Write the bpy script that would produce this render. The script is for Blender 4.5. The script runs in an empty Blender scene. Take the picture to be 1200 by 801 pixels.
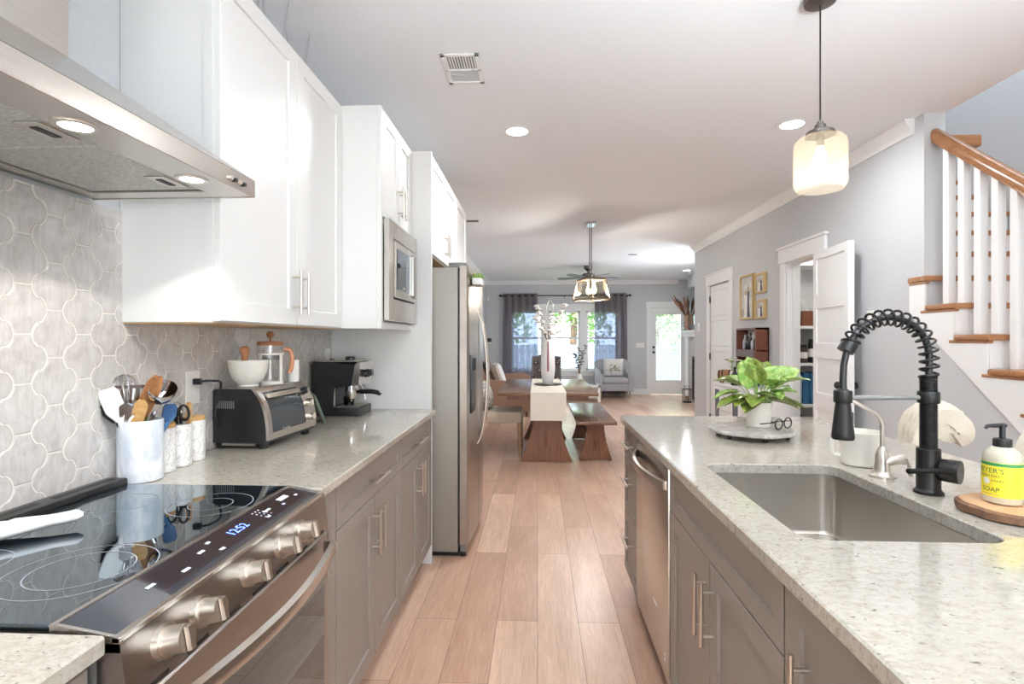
import bpy, bmesh, math, random
from mathutils import Vector, Matrix
random.seed(7)
S = bpy.context.scene
COL = S.collection
PI = math.pi

# ------------------------------------------------------------------ camera, world, lights, exposure
F_PX = 625.0
cam_d = bpy.data.cameras.new('camera'); cam = bpy.data.objects.new('camera', cam_d); COL.objects.link(cam)
cam_d.sensor_width = 36.0; cam_d.lens = F_PX / 1200 * 36.0; cam_d.shift_y = -4.0 / 1200
cam_d.clip_start = 0.05
EYE = 1.322
cam.location = (0, 0, EYE); cam.rotation_euler = (PI / 2, 0, math.atan(30 / F_PX))
S.camera = cam
S.view_settings.view_transform = 'Standard'; S.view_settings.look = 'None'
S.view_settings.gamma = 1.0; S.view_settings.use_curve_mapping = False
S.view_settings.exposure = 0.80
S.cycles.max_bounces = 10; S.cycles.diffuse_bounces = 6; S.cycles.glossy_bounces = 5
S.cycles.transparent_max_bounces = 16; S.cycles.sample_clamp_indirect = 4.0
S.cycles.caustics_reflective = False; S.cycles.caustics_refractive = False

W = bpy.data.worlds.new('world'); S.world = W; W.use_nodes = True
bg = W.node_tree.nodes['Background']; bg.inputs[0].default_value = (0.84, 0.92, 1.0, 1); bg.inputs[1].default_value = 4.6


def light(name, kind, loc, energy, col=(1, 1, 1), rot=(0, 0, 0), size=None, size_y=None, shape='RECTANGLE', spread=None, radius=None):
    d = bpy.data.lights.new(name, kind); d.energy = energy; d.color = col
    if kind == 'AREA':
        d.shape = shape; d.size = size
        if size_y: d.size_y = size_y
        if spread: d.spread = spread
    if radius is not None: d.shadow_soft_size = radius
    o = bpy.data.objects.new(name, d); COL.objects.link(o); o.location = loc; o.rotation_euler = rot
    return o


light('sun', 'SUN', (0, 0, 20), 7.5, (1, .95, .85), (math.radians(48), 0, math.radians(-25))).data.angle = .02
light('rear_fill', 'AREA', (1.0, -2.85, 1.25), 66, (.89, .96, 1.0), (PI / 2, 0, 0), 3.4, 2.0)  # added fill behind the camera; the rear wall has no window
light('ceiling_bounce_fill', 'AREA', (1.0, -1.7, 1.3), 165, (.78, .91, 1.0), (PI - .58, 0, 0), 1.0, 1.0, spread=1.5)  # unseen fill aimed up and forward, added to brighten the ceiling
light('living_bounce_fill', 'AREA', (3.0, 9.0, .3), 17, (.80, .92, 1.0), (PI, -.55, 0), 1.0, 1.0)  # second added fill, hidden round the corner, lifts the far ceiling
light('stairwell_fill', 'AREA', (2.95, 3.0, 5.2), 48, (.88, .94, 1.0), (0, 0, 0), 0.8, 3.0)  # unseen fill added at the top of the closed stairwell
light('living_side_fill', 'AREA', (3.55, 9.4, 1.9), 60, (.85, .92, 1.0), (0, PI / 2, 0), 1.2, 1.0)  # added side fill for the living room, no window modelled here
for i, (x, z) in enumerate(((0.64, 1.27),)):
    p = light('window_portal', 'AREA', (x, 12.98, z), 1, (1, 1, 1), (-PI / 2, 0, 0), 2.7, 1.5); p.data.cycles.is_portal = True
p = light('door_portal', 'AREA', (3.07, 12.98, 1.1), 1, (1, 1, 1), (-PI / 2, 0, 0), 0.7, 1.7); p.data.cycles.is_portal = True


# ------------------------------------------------------------------ helpers
def wloc(o):
    v = Vector((0, 0, 0))
    while o is not None:
        v += o.location; o = o.parent
    return v


class MB:
    def __init__(s): s.v = []; s.f = []; s.M = None

    def add(s, vs, fs):
        b = len(s.v)
        for c in vs:
            c = Vector(c)
            s.v.append(s.M @ c if s.M is not None else c)
        for f in fs: s.f.append([b + i for i in f])
        return s

    def box(s, x0, x1, y0, y1, z0, z1, b=0.0):
        x0, x1 = min(x0, x1), max(x0, x1); y0, y1 = min(y0, y1), max(y0, y1); z0, z1 = min(z0, z1), max(z0, z1)
        if b > 0:
            b = min(b, (x1 - x0) * .45, (y1 - y0) * .45, (z1 - z0) * .45)
            bm = bmesh.new()
            r = bmesh.ops.create_cube(bm, size=1)
            for v in bm.verts:
                v.co = Vector(((x0 + x1) / 2 + v.co.x * (x1 - x0), (y0 + y1) / 2 + v.co.y * (y1 - y0), (z0 + z1) / 2 + v.co.z * (z1 - z0)))
            bmesh.ops.bevel(bm, geom=list(bm.edges), offset=b, segments=2 if b > .004 else 1, affect='EDGES', profile=.6)
            s.frombm(bm); return s
        return s.add([(x0, y0, z0), (x1, y0, z0), (x1, y1, z0), (x0, y1, z0), (x0, y0, z1), (x1, y0, z1), (x1, y1, z1), (x0, y1, z1)],
                     [(0, 3, 2, 1), (4, 5, 6, 7), (0, 1, 5, 4), (1, 2, 6, 5), (2, 3, 7, 6), (3, 0, 4, 7)])

    def frombm(s, bm):
        bm.verts.index_update()
        s.add([v.co.copy() for v in bm.verts], [[v.index for v in f.verts] for f in bm.faces]); bm.free()

    def ring_loft(s, rings, caps=True, closed=False):
        n = len(rings[0]); vs = [p for r in rings for p in r]; fs = []
        m = len(rings)
        for i in range(m if closed else m - 1):
            a = i * n; c = ((i + 1) % m) * n
            for j in range(n):
                k = (j + 1) % n
                fs.append((a + j, a + k, c + k, c + j))
        if caps and not closed:
            fs.append(tuple(reversed(range(n)))); fs.append(tuple((m - 1) * n + j for j in range(n)))
        return s.add(vs, fs)

    def cyl(s, p0, p1, r0, r1=None, n=20, caps=True):
        return s.tube([p0, p1], [r0, r0 if r1 is None else r1], n, caps)

    def tube(s, pts, r, n=10, caps=True, closed=False):
        pts = [Vector(p) for p in pts]; m = len(pts)
        rs = r if isinstance(r, (list, tuple)) else [r] * m
        rings = []; prev = None
        for i, p in enumerate(pts):
            a = pts[i - 1] if (i > 0 or closed) else p
            b = pts[(i + 1) % m] if (i < m - 1 or closed) else p
            t = (b - a)
            if t.length < 1e-9: t = Vector((0, 0, 1))
            t.normalize()
            if prev is None:
                u = t.cross(Vector((0, 0, 1)))
                if u.length < .05: u = t.cross(Vector((0, 1, 0)))
            else:
                u = prev - t * prev.dot(t)
            u.normalize(); prev = u; w = t.cross(u)
            rings.append([p + (u * math.cos(2 * PI * j / n) + w * math.sin(2 * PI * j / n)) * rs[i] for j in range(n)])
        return s.ring_loft(rings, caps, closed)

    def lathe(s, prof, c=(0, 0, 0), n=32, caps=True, sx=1, sy=1):
        rings = [[(c[0] + sx * r * math.cos(2 * PI * j / n), c[1] + sy * r * math.sin(2 * PI * j / n), c[2] + z) for j in range(n)] for r, z in prof]
        return s.ring_loft(rings, caps)

    def prism(s, poly, axis, lo, hi):
        def P(a, b, h): return (h, a, b) if axis == 'x' else (a, h, b) if axis == 'y' else (a, b, h)
        return s.ring_loft([[P(a, b, lo) for a, b in poly], [P(a, b, hi) for a, b in poly]])

    def ell(s, c, r, n=20, m=12):
        rings = []
        for i in range(m + 1):
            t = PI * (0.02 + .96 * i / m); rings.append([(c[0] + r[0] * math.sin(t) * math.cos(2 * PI * j / n), c[1] + r[1] * math.sin(t) * math.sin(2 * PI * j / n), c[2] - r[2] * math.cos(t)) for j in range(n)])
        return s.ring_loft(rings)

    def sheet(s, fn, nu, nv, th):
        """thick sheet from fn(u,v)->point, offset along its normal"""
        P = [[Vector(fn(i / nu, j / nv)) for j in range(nv + 1)] for i in range(nu + 1)]
        N = []
        for i in range(nu + 1):
            row = []
            for j in range(nv + 1):
                du = P[min(i + 1, nu)][j] - P[max(i - 1, 0)][j]; dv = P[i][min(j + 1, nv)] - P[i][max(j - 1, 0)]
                k = du.cross(dv); row.append(k.normalized() if k.length > 1e-12 else Vector((0, 0, 1)))
            N.append(row)
        vs = [P[i][j] + N[i][j] * th / 2 for i in range(nu + 1) for j in range(nv + 1)] + [P[i][j] - N[i][j] * th / 2 for i in range(nu + 1) for j in range(nv + 1)]
        K = (nu + 1) * (nv + 1); I = lambda i, j: i * (nv + 1) + j; fs = []
        for i in range(nu):
            for j in range(nv):
                a, b, c, d = I(i, j), I(i + 1, j), I(i + 1, j + 1), I(i, j + 1)
                fs.append((a, b, c, d)); fs.append((K + d, K + c, K + b, K + a))
        for i in range(nu):
            for j in (0, nv):
                a, b = I(i, j), I(i + 1, j); fs.append((a, K + a, K + b, b) if j == 0 else (b, K + b, K + a, a))
        for j in range(nv):
            for i in (0, nu):
                a, b = I(i, j), I(i, j + 1); fs.append((b, K + b, K + a, a) if i == 0 else (a, K + a, K + b, b))
        return s.add(vs, fs)

    def shaker(s, o, u, v, n, w, h, t=.02, rail=.06, rec=.008, ch=.0015):
        """framed panel door; o = lower corner of the BACK plane, u/v in-plane axes, n outward normal"""
        o, u, v, n = Vector(o), Vector(u), Vector(v), Vector(n)
        def R(i, d): return [o + u * i + v * i + n * d, o + u * (w - i) + v * i + n * d, o + u * (w - i) + v * (h - i) + n * d, o + u * i + v * (h - i) + n * d]
        return s.ring_loft([R(0, 0), R(0, t - ch), R(ch, t), R(rail, t), R(rail + .002, t - rec), ])

    def build(s, name, mat, parent=None, smooth=True, angle=35, keep=False):
        me = bpy.data.meshes.new(name)
        if parent is not None: off = wloc(parent)
        elif keep: off = Vector((0, 0, 0))
        else:
            xs = [c.x for c in s.v]; ys = [c.y for c in s.v]; zs = [c.z for c in s.v]
            off = Vector(((min(xs) + max(xs)) / 2, (min(ys) + max(ys)) / 2, min(zs)))
        me.from_pydata([c - off for c in s.v], [], s.f)
        bm = bmesh.new(); bm.from_mesh(me); bmesh.ops.recalc_face_normals(bm, faces=bm.faces); bm.to_mesh(me); bm.free()
        if smooth:
            me.polygons.foreach_set('use_smooth', [True] * len(me.polygons))
            me.set_sharp_from_angle(angle=math.radians(angle))
        me.materials.append(mat)
        o = bpy.data.objects.new(name, me); COL.objects.link(o)
        if parent is not None: o.parent = parent
        else: o.location = off
        return o


def thing(name, label, cat, loc=(0, 0, 0), group=None):
    o = bpy.data.objects.new(name, None); COL.objects.link(o); o.location = loc; o.empty_display_size = .05
    return tag(o, label, cat, group)


def tag(o, label, cat, group=None, kind=None):
    o['label'] = label; o['category'] = cat
    if group: o['group'] = group
    if kind: o['kind'] = kind
    return o


def struct(mb, name, mat, label=None, cat=None, **k):
    o = mb.build(name, mat, keep=True, **k); o['kind'] = 'structure'
    if label: o['label'] = label
    if cat: o['category'] = cat
    return o


def kids(o): return [c for c in bpy.data.objects if c.parent == o]


def copy_tree(o, parent=None):
    c = o.copy(); COL.objects.link(c); c.parent = parent
    for k in kids(o): copy_tree(k, c)
    return c


def text_geo(txt, size, align='CENTER', depth=0.0):
    cu = bpy.data.curves.new('t', 'FONT'); cu.body = txt; cu.size = size; cu.align_x = align; cu.align_y = 'CENTER'; cu.resolution_u = 3
    cu.extrude = depth
    o = bpy.data.objects.new('t', cu); COL.objects.link(o)
    dg = bpy.context.evaluated_depsgraph_get(); me = bpy.data.meshes.new_from_object(o.evaluated_get(dg))
    vs = [v.co.copy() for v in me.vertices]; fs = [list(p.vertices) for p in me.polygons]
    bpy.data.objects.remove(o); bpy.data.curves.remove(cu); bpy.data.meshes.remove(me)
    return vs, fs


def smooth_path(pts, n=8):
    pts = [Vector(p) for p in pts]; out = []
    for i in range(len(pts) - 1):
        p0 = pts[max(i - 1, 0)]; p1 = pts[i]; p2 = pts[i + 1]; p3 = pts[min(i + 2, len(pts) - 1)]
        for k in range(n):
            t = k / n
            out.append(.5 * ((2 * p1) + (p2 - p0) * t + (2 * p0 - 5 * p1 + 4 * p2 - p3) * t * t + (3 * p1 - p0 - 3 * p2 + p3) * t ** 3))
    out.append(pts[-1]); return out


# ------------------------------------------------------------------ materials
def lin(c):
    return tuple(((x / 255) / 12.92 if x / 255 <= .04045 else ((x / 255 + .055) / 1.055) ** 2.4) for x in c) + (1,)


def mat(name, col, rough=.5, metal=0.0, **k):
    m = bpy.data.materials.new(name); m.use_nodes = True
    b = m.node_tree.nodes['Principled BSDF']
    b.inputs['Base Color'].default_value = lin(col); b.inputs['Roughness'].default_value = rough; b.inputs['Metallic'].default_value = metal
    for kk, vv in k.items(): b.inputs[kk.replace('_', ' ')].default_value = vv
    return m


def nd(m, t, **k):
    n = m.node_tree.nodes.new(t)
    for a, b in k.items(): setattr(n, a, b)
    return n


def lk(m, a, b): m.node_tree.links.new(a, b)


def coords(m, scale=(1, 1, 1), kind='Object', rot=(0, 0, 0)):
    tc = nd(m, 'ShaderNodeTexCoord'); mp = nd(m, 'ShaderNodeMapping'); mp.inputs['Scale'].default_value = scale; mp.inputs['Rotation'].default_value = rot
    lk(m, tc.outputs[kind], mp.inputs['Vector']); return mp.outputs['Vector']


def noise(m, vec, scale, detail=4, rough=.6, dist=0):
    n = nd(m, 'ShaderNodeTexNoise'); n.inputs['Scale'].default_value = scale; n.inputs['Detail'].default_value = detail
    n.inputs['Roughness'].default_value = rough; n.inputs['Distortion'].default_value = dist
    lk(m, vec, n.inputs['Vector']); return n.outputs['Fac']


def ramp(m, fac, stops):
    r = nd(m, 'ShaderNodeValToRGB'); e = r.color_ramp.elements
    while len(e) < len(stops): e.new(.5)
    for i, (p, c) in enumerate(stops): e[i].position = p; e[i].color = lin(c)
    lk(m, fac, r.inputs['Fac']); return r.outputs['Color']


def mixc(m, fac, a, b, mode='MIX'):
    n = nd(m, 'ShaderNodeMix', data_type='RGBA', blend_type=mode)
    for sock, val in ((n.inputs[0], fac), (n.inputs[6], a), (n.inputs[7], b)):
        if hasattr(val, 'is_output'): lk(m, val, sock)
        else: sock.default_value = val
    return n.outputs[2]


def bump(m, h, strength=.3, dist=.002):
    n = nd(m, 'ShaderNodeBump'); n.inputs['Strength'].default_value = strength; n.inputs['Distance'].default_value = dist
    lk(m, h, n.inputs['Height']); lk(m, n.outputs['Normal'], m.node_tree.nodes['Principled BSDF'].inputs['Normal'])


def base(m, c): lk(m, c, m.node_tree.nodes['Principled BSDF'].inputs['Base Color'])


def noisy(name, a, b, scale, rough=.5, metal=0, sc=(1, 1, 1), bmp=0, lo=.35, hi=.65, detail=4, **k):
    m = mat(name, a, rough, metal, **k); v = coords(m, sc); f = noise(m, v, scale, detail)
    base(m, ramp(m, f, [(lo, a), (hi, b)]))
    if bmp: bump(m, f, bmp)
    return m


def wood(name, a, b, axis='y', scale=5, rough=.4, dens=14, **k):
    sc = {'x': (1, dens, dens), 'y': (dens, 1, dens), 'z': (dens, dens, 1)}[axis]
    m = mat(name, a, rough, **k); v = coords(m, sc); f = noise(m, v, scale, 5, .65, .6)
    g = noise(m, coords(m), 2.5, 2)
    c = ramp(m, f, [(.32, a), (.68, b)])
    base(m, mixc(m, mixc(m, .25, f, g), c, c)); bump(m, f, .12, .001); return m


def emit(name, col, strength):
    m = mat(name, col, .5); b = m.node_tree.nodes['Principled BSDF']
    b.inputs['Emission Color'].default_value = lin(col); b.inputs['Emission Strength'].default_value = strength; return m


def thin_glass(name, tint=(255, 255, 255), refl=1.0):
    m = bpy.data.materials.new(name); m.use_nodes = True; nt = m.node_tree; nt.nodes.remove(nt.nodes['Principled BSDF'])
    t = nd(m, 'ShaderNodeBsdfTransparent'); t.inputs[0].default_value = lin(tint)
    g = nd(m, 'ShaderNodeBsdfGlossy'); g.inputs['Roughness'].default_value = .02
    fr = nd(m, 'ShaderNodeLayerWeight'); fr.inputs['Blend'].default_value = .5
    pw = nd(m, 'ShaderNodeMath', operation='POWER'); pw.inputs[1].default_value = 3.5; lk(m, fr.outputs['Facing'], pw.inputs[0])
    ml = nd(m, 'ShaderNodeMath', operation='MULTIPLY_ADD'); ml.inputs[1].default_value = .55 * refl; ml.inputs[2].default_value = .035 * refl; lk(m, pw.outputs[0], ml.inputs[0])
    mx = nd(m, 'ShaderNodeMixShader'); lk(m, ml.outputs[0], mx.inputs[0]); lk(m, t.outputs[0], mx.inputs[1]); lk(m, g.outputs[0], mx.inputs[2])
    lk(m, mx.outputs[0], nt.nodes['Material Output'].inputs['Surface']); return m


def sheer(name, col, tcol, ft, fd):
    m = bpy.data.materials.new(name); m.use_nodes = True; nt = m.node_tree; nt.nodes.remove(nt.nodes['Principled BSDF'])
    d = nd(m, 'ShaderNodeBsdfDiffuse'); d.inputs[0].default_value = lin(col)
    l = nd(m, 'ShaderNodeBsdfTranslucent'); l.inputs[0].default_value = lin(tcol)
    t = nd(m, 'ShaderNodeBsdfTransparent'); t.inputs[0].default_value = lin(tcol)
    a = nd(m, 'ShaderNodeMixShader'); a.inputs[0].default_value = fd; lk(m, d.outputs[0], a.inputs[1]); lk(m, l.outputs[0], a.inputs[2])
    b = nd(m, 'ShaderNodeMixShader'); b.inputs[0].default_value = ft; lk(m, a.outputs[0], b.inputs[1]); lk(m, t.outputs[0], b.inputs[2])
    lk(m, b.outputs[0], nt.nodes['Material Output'].inputs['Surface']); return m


M_wall = noisy('wall_paint', (204, 206, 208), (201, 203, 205), 60, .7)
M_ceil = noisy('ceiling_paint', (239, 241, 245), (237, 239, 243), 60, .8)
M_trim = mat('trim_white', (240, 240, 239), .4)
M_cabw = mat('cabinet_white', (232, 232, 230), .35)
M_raw = wood('raw_maple', (205, 170, 125), (190, 150, 105), 'y')
M_cabt = noisy('cabinet_taupe', (143, 133, 124), (139, 129, 121), 30, .38)
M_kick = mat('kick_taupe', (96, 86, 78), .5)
M_steel = noisy('brushed_steel', (204, 199, 192), (196, 191, 184), 6, .27, 1.0, (1, 1, 60))
M_steelh = noisy('brushed_steel_level', (205, 200, 194), (197, 192, 186), 6, .25, 1.0, (60, 1, 60))
M_steeld = noisy('brushed_steel_dark', (172, 162, 153), (158, 149, 140), 6, .32, 1.0, (1, 60, 1))
M_nickel = mat('satin_nickel', (214, 206, 196), .28, 1.0)
M_chrome = mat('chrome', (225, 225, 228), .08, 1.0)
M_black = mat('black_plastic', (22, 22, 23), .35)
M_blackm = mat('matte_black_metal', (38, 36, 35), .38, .6)
M_steelr = noisy('range_steel', (168, 162, 157), (158, 152, 147), 6, .28, 1.0, (60, 1, 60))
M_glassblk = mat('black_glass', (10, 14, 20), .03, 0, Coat_Weight=1.0, Coat_Roughness=.01, Specular_IOR_Level=.9, Coat_Tint=(.78, .92, 1.0, 1), Specular_Tint=(.72, .90, 1.0, 1))
M_panelglass = mat('control_glass', (22, 26, 40), .08, 0, Coat_Weight=1.0, Coat_Roughness=.03)
M_grey = mat('grey_plastic', (120, 118, 115), .45)
M_fridge_side = mat('fridge_grey_side', (150, 145, 136), .45, .35)
M_cream = mat('cream_ceramic', (236, 232, 222), .3)
M_white = mat('white_gloss', (245, 245, 244), .2)
M_plate = mat('white_plate', (240, 238, 232), .4)
M_iron = mat('dark_iron', (52, 48, 46), .5, .7)
M_bronze = mat('bronze_metal', (110, 104, 98), .35, .9)
M_oak = wood('stair_oak', (172, 122, 82), (146, 98, 62), 'x', 4, .28)
M_oaky = wood('rail_oak', (168, 118, 80), (140, 94, 60), 'y', 4, .22)
M_acacia = wood('acacia_wood', (139, 92, 64), (98, 62, 44), 'z', 4, .35)
M_acaciay = wood('acacia_top', (142, 106, 84), (106, 76, 60), 'y', 4, .22)
M_bamboo = wood('bamboo', (206, 165, 108), (188, 144, 88), 'x', 5, .4)
M_spoonwood = wood('spoon_wood', (172, 118, 72), (136, 88, 52), 'z', 6, .5)
M_legwood = wood('ash_leg', (168, 140, 108), (148, 118, 88), 'z', 6, .45)
M_beige = noisy('beige_upholstery', (216, 204, 186), (204, 190, 172), 180, .85, bmp=.2)
M_tan = noisy('tan_sofa_fabric', (168, 136, 114), (156, 124, 103), 160, .85, bmp=.2)
M_greyf = noisy('grey_chair_fabric', (176, 174, 176), (162, 160, 163), 200, .9, bmp=.2)
M_creamf = noisy('cream_stool_fabric', (232, 224, 208), (224, 214, 197), 150, .8, bmp=.1)
M_linen = noisy('runner_linen', (240, 234, 222), (230, 223, 209), 250, .9, bmp=.2)
M_leather = noisy('dark_leather', (72, 58, 56), (58, 46, 45), 90, .35, bmp=.15)
M_cyclewhite = mat('pot_cream', (238, 232, 222), .55)
M_leafg = noisy('leaf_lime', (112, 152, 62), (172, 194, 112), 45, .35, lo=.4, hi=.6)
M_leafd = noisy('leaf_olive', (88, 110, 38), (142, 150, 70), 45, .35, lo=.4, hi=.62)
M_soil = mat('soil', (70, 52, 40), .9)
M_glass = thin_glass('clear_glass')
M_pane = thin_glass('window_pane', (250, 253, 255), .5)
M_frost = sheer('seeded_glass_shade', (250, 246, 238), (255, 252, 246), .90, .6)
M_curtain = sheer('sheer_curtain', (158, 140, 134), (214, 222, 238), .42, .25)
M_bulb = emit('warm_bulb', (255, 232, 200), 6)
M_can = emit('can_lens', (255, 246, 232), 9)
M_led = emit('hood_led', (255, 252, 245), 14)
M_grout = mat('grout', (226, 220, 210), .8)
M_paper = mat('paper_white', (240, 238, 232), .7)
M_navy = mat('navy_box', (34, 42, 72), .4)
M_blue = noisy('blue_folder', (62, 122, 164), (48, 100, 142), 20, .5)
M_stonew = noisy('stone_mosaic', (214, 210, 204), (168, 164, 160), 34, .4, detail=1, lo=.42, hi=.58)
M_grass = noisy('lawn', (120, 150, 82), (94, 128, 64), 4, .9)
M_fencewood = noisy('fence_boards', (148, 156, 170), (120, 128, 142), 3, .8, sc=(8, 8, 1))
M_foliage = noisy('tree_leaves', (160, 186, 130), (112, 142, 88), 1.6, .6)
M_foliage2 = noisy('tree_leaves_pale', (184, 206, 152), (136, 168, 110), 1.6, .6)
M_bark = noisy('bark', (128, 92, 66), (88, 60, 44), 40, .9, bmp=.5)


def make_marble(name, a, b, scale, rough=.25, vein=(150, 156, 166), vamt=.55):
    m = mat(name, a, rough); v = coords(m, (1, 1, .6)); n1 = noise(m, v, scale, 6, .6, 1.6); n2 = noise(m, v, scale * 2.6, 4, .6, 2.2)
    c1 = ramp(m, n1, [(.35, b), (.6, a)]); c2 = ramp(m, n2, [(.47, (255, 255, 255)), (.5, vein), (.53, (255, 255, 255))])
    base(m, mixc(m, vamt, c1, c2, 'MULTIPLY')); return m


M_marble = make_marble('marble_white', (243, 244, 246), (198, 206, 218), 8, vamt=.1)
M_marblev = make_marble('marble_veined', (246, 245, 243), (232, 231, 230), 9, .3, (120, 122, 128))
M_marbleg = make_marble('marble_grey_board', (206, 200, 192), (150, 144, 138), 12, .3, (110, 104, 100))


def make_granite():
    m = mat('granite', (214, 208, 196), .1); v = coords(m)
    vs = coords(m, (1, 1.8, 1), rot=(0, 0, .5))
    a = noise(m, vs, 46, 6, .7, .5); b = noise(m, v, 150, 4, .7); c = noise(m, vs, 95, 5, .75, .4); e = noise(m, v, 3.2, 3)
    c0 = ramp(m, a, [(.33, (172, 162, 148)), (.50, (188, 182, 172)), (.7, (197, 193, 185))])
    c1 = ramp(m, b, [(.3, (150, 140, 126)), (.44, (255, 255, 255))])
    c2 = ramp(m, c, [(.30, (112, 102, 92)), (.39, (255, 255, 255))])
    c3 = ramp(m, e, [(.35, (228, 226, 222)), (.65, (255, 252, 244))])
    sp = noise(m, vs, 64, 2, .5); c4 = ramp(m, sp, [(.27, (84, 76, 68)), (.33, (255, 255, 255))])
    c0 = mixc(m, .8, c0, c4, 'MULTIPLY')
    x = mixc(m, .55, c0, c1, 'MULTIPLY'); x = mixc(m, .75, x, c2, 'MULTIPLY'); x = mixc(m, .6, x, c3, 'MULTIPLY'); base(m, x)
    m.node_tree.nodes['Principled BSDF'].inputs['Coat Weight'].default_value = .3
    return m


M_granite = make_granite()


def make_floor():
    m = mat('oak_planks', (200, 165, 140), .3); tc = nd(m, 'ShaderNodeTexCoord'); sp = nd(m, 'ShaderNodeSeparateXYZ'); cb = nd(m, 'ShaderNodeCombineXYZ')
    lk(m, tc.outputs['Object'], sp.inputs[0]); lk(m, sp.outputs['Y'], cb.inputs['X']); lk(m, sp.outputs['X'], cb.inputs['Y'])
    br = nd(m, 'ShaderNodeTexBrick'); br.offset = .37; br.offset_frequency = 2; br.squash = 1
    for k, vv in (('Scale', 1.0), ('Mortar Size', .0014), ('Mortar Smooth', .2), ('Bias', 0.0), ('Brick Width', 1.25), ('Row Height', .19)): br.inputs[k].default_value = vv
    br.inputs['Color1'].default_value = lin((240, 208, 184)); br.inputs['Color2'].default_value = lin((204, 167, 144)); br.inputs['Mortar'].default_value = lin((150, 118, 100))
    lk(m, cb.outputs[0], br.inputs['Vector'])
    g = noise(m, coords(m, (26, 1.6, 1)), 3.2, 6, .65, 1.2); g2 = noise(m, coords(m, (3, .6, 1)), 2.2, 3)
    cg = ramp(m, g, [(.3, (222, 210, 200)), (.6, (255, 255, 255))]); cg2 = ramp(m, g2, [(.3, (226, 214, 206)), (.7, (255, 255, 255))])
    x = mixc(m, .7, br.outputs['Color'], cg, 'MULTIPLY'); x = mixc(m, .8, x, cg2, 'MULTIPLY'); base(m, x); bump(m, g, .05, .001)
    return m


M_floor = make_floor()


def make_tile():
    m = mat('arabesque_glaze', (196, 190, 184), .07, 0, Coat_Weight=.6, Coat_Roughness=.04); v = coords(m, (1, 1, 1), rot=(.9, 0, 0))
    a = noise(m, v, 9, 5, .6, 2.4); b = noise(m, coords(m, (1, 9, 2.2), rot=(.5, 0, 0)), 6, 4, .6, 1.5); g = noise(m, coords(m), 3.5, 2)
    c = ramp(m, a, [(.3, (196, 191, 187)), (.52, (210, 206, 202)), (.72, (218, 215, 211))]); c2 = ramp(m, b, [(.34, (226, 224, 225)), (.6, (255, 255, 255))])
    base(m, mixc(m, .6, c, c2, 'MULTIPLY')); bump(m, g, .25, .01); return m


M_tile = make_tile()
M_mesh = noisy('grease_filter_mesh', (206, 208, 202), (170, 172, 166), 130, .45, .55, bmp=.2)

# ------------------------------------------------------------------ setting: room shell
CZ = 2.70      # ceiling
XL = -1.225    # left wall face
XR = 2.36      # right wall face
YB = 12.70     # back wall face
struct(MB().box(XL - .12, 4.2, -3.1, YB + .15, -.06, 0), 'floor', M_floor, smooth=False)
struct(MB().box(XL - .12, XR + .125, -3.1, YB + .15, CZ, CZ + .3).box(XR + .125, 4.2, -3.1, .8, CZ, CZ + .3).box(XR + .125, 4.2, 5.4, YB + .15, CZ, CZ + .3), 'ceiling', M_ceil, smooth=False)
struct(MB().box(XL - .12, XL, -3.1, YB + .15, 0, CZ), 'wall_left', M_wall, smooth=False)
struct(MB().box(XL, 4.2, -3.1, -3.0, 0, CZ), 'wall_rear', M_wall, smooth=False)
# back wall with three windows and a door
WX = ((-.62, .12), (.27, 1.0), (1.15, 1.89)); WZ0, WZ1 = .56, 1.98
mb = MB(); edges = [XL]
for a, b in WX: edges += [a, b]
edges += [2.66, 3.50, 4.2]
for i in range(0, len(edges), 2): mb.box(edges[i], edges[i + 1], YB, YB + .15, 0, CZ)
for a, b in WX: mb.box(a, b, YB, YB + .15, 0, WZ0).box(a, b, YB, YB + .15, WZ1, CZ)
mb.box(2.66, 3.50, YB, YB + .15, 2.05, CZ)
struct(mb, 'wall_back', M_wall, smooth=False)
# right wall with the pantry opening and the closet door opening
RW1 = 3.377
mb = MB()
mb.box(XR, XR + .125, RW1, 4.57, 0, CZ).box(XR, XR + .125, 5.19, 6.66, 0, CZ).box(XR, XR + .125, 7.42, 8.15, 0, CZ)
mb.box(XR, XR + .125, 4.57, 5.19, 2.04, CZ).box(XR, XR + .125, 6.66, 7.42, 2.04, CZ)
struct(mb, 'wall_right', M_wall, smooth=False)
struct(MB().box(XR + .125, 3.6, 8.03, 8.15, 0, CZ).box(3.6, 3.72, 8.03, YB, 0, CZ), 'wall_living', M_wall, smooth=False)
# stairwell enclosure
mb = MB().box(3.42, 3.54, -3.0, 8.03, 0, 5.4).box(XR, XR + .125, .8, 5.4, CZ + .3, 5.4).box(XR + .125, 3.42, 5.4, 5.5, CZ, 5.4).box(XR + .125, 3.42, .7, .8, CZ, 5.4).box(XR, 3.54, .7, 5.5, 5.4, 5.5)
struct(mb, 'wall_stairwell', M_wall, smooth=False)
mb = MB().prism([(RW1, 0), (RW1, 1.50), (1.25, -.02 + 0), (1.25, 0)], 'x', XR, XR + .10)
struct(mb, 'wall_understair', M_wall, smooth=False)
# pantry
mb = MB().box(XR + .125, 3.42, 4.47, 4.53, 0, 2.45).box(XR + .125, 3.42, 6.15, 6.25, 0, CZ).box(XR + .125, 3.42, 4.53, 6.15, 2.45, 2.52)
struct(mb, 'wall_pantry', M_wall, smooth=False)
light('pantry_light', 'POINT', (2.9, 5.2, 2.3), 9, (1, .93, .84), radius=.08)


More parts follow.
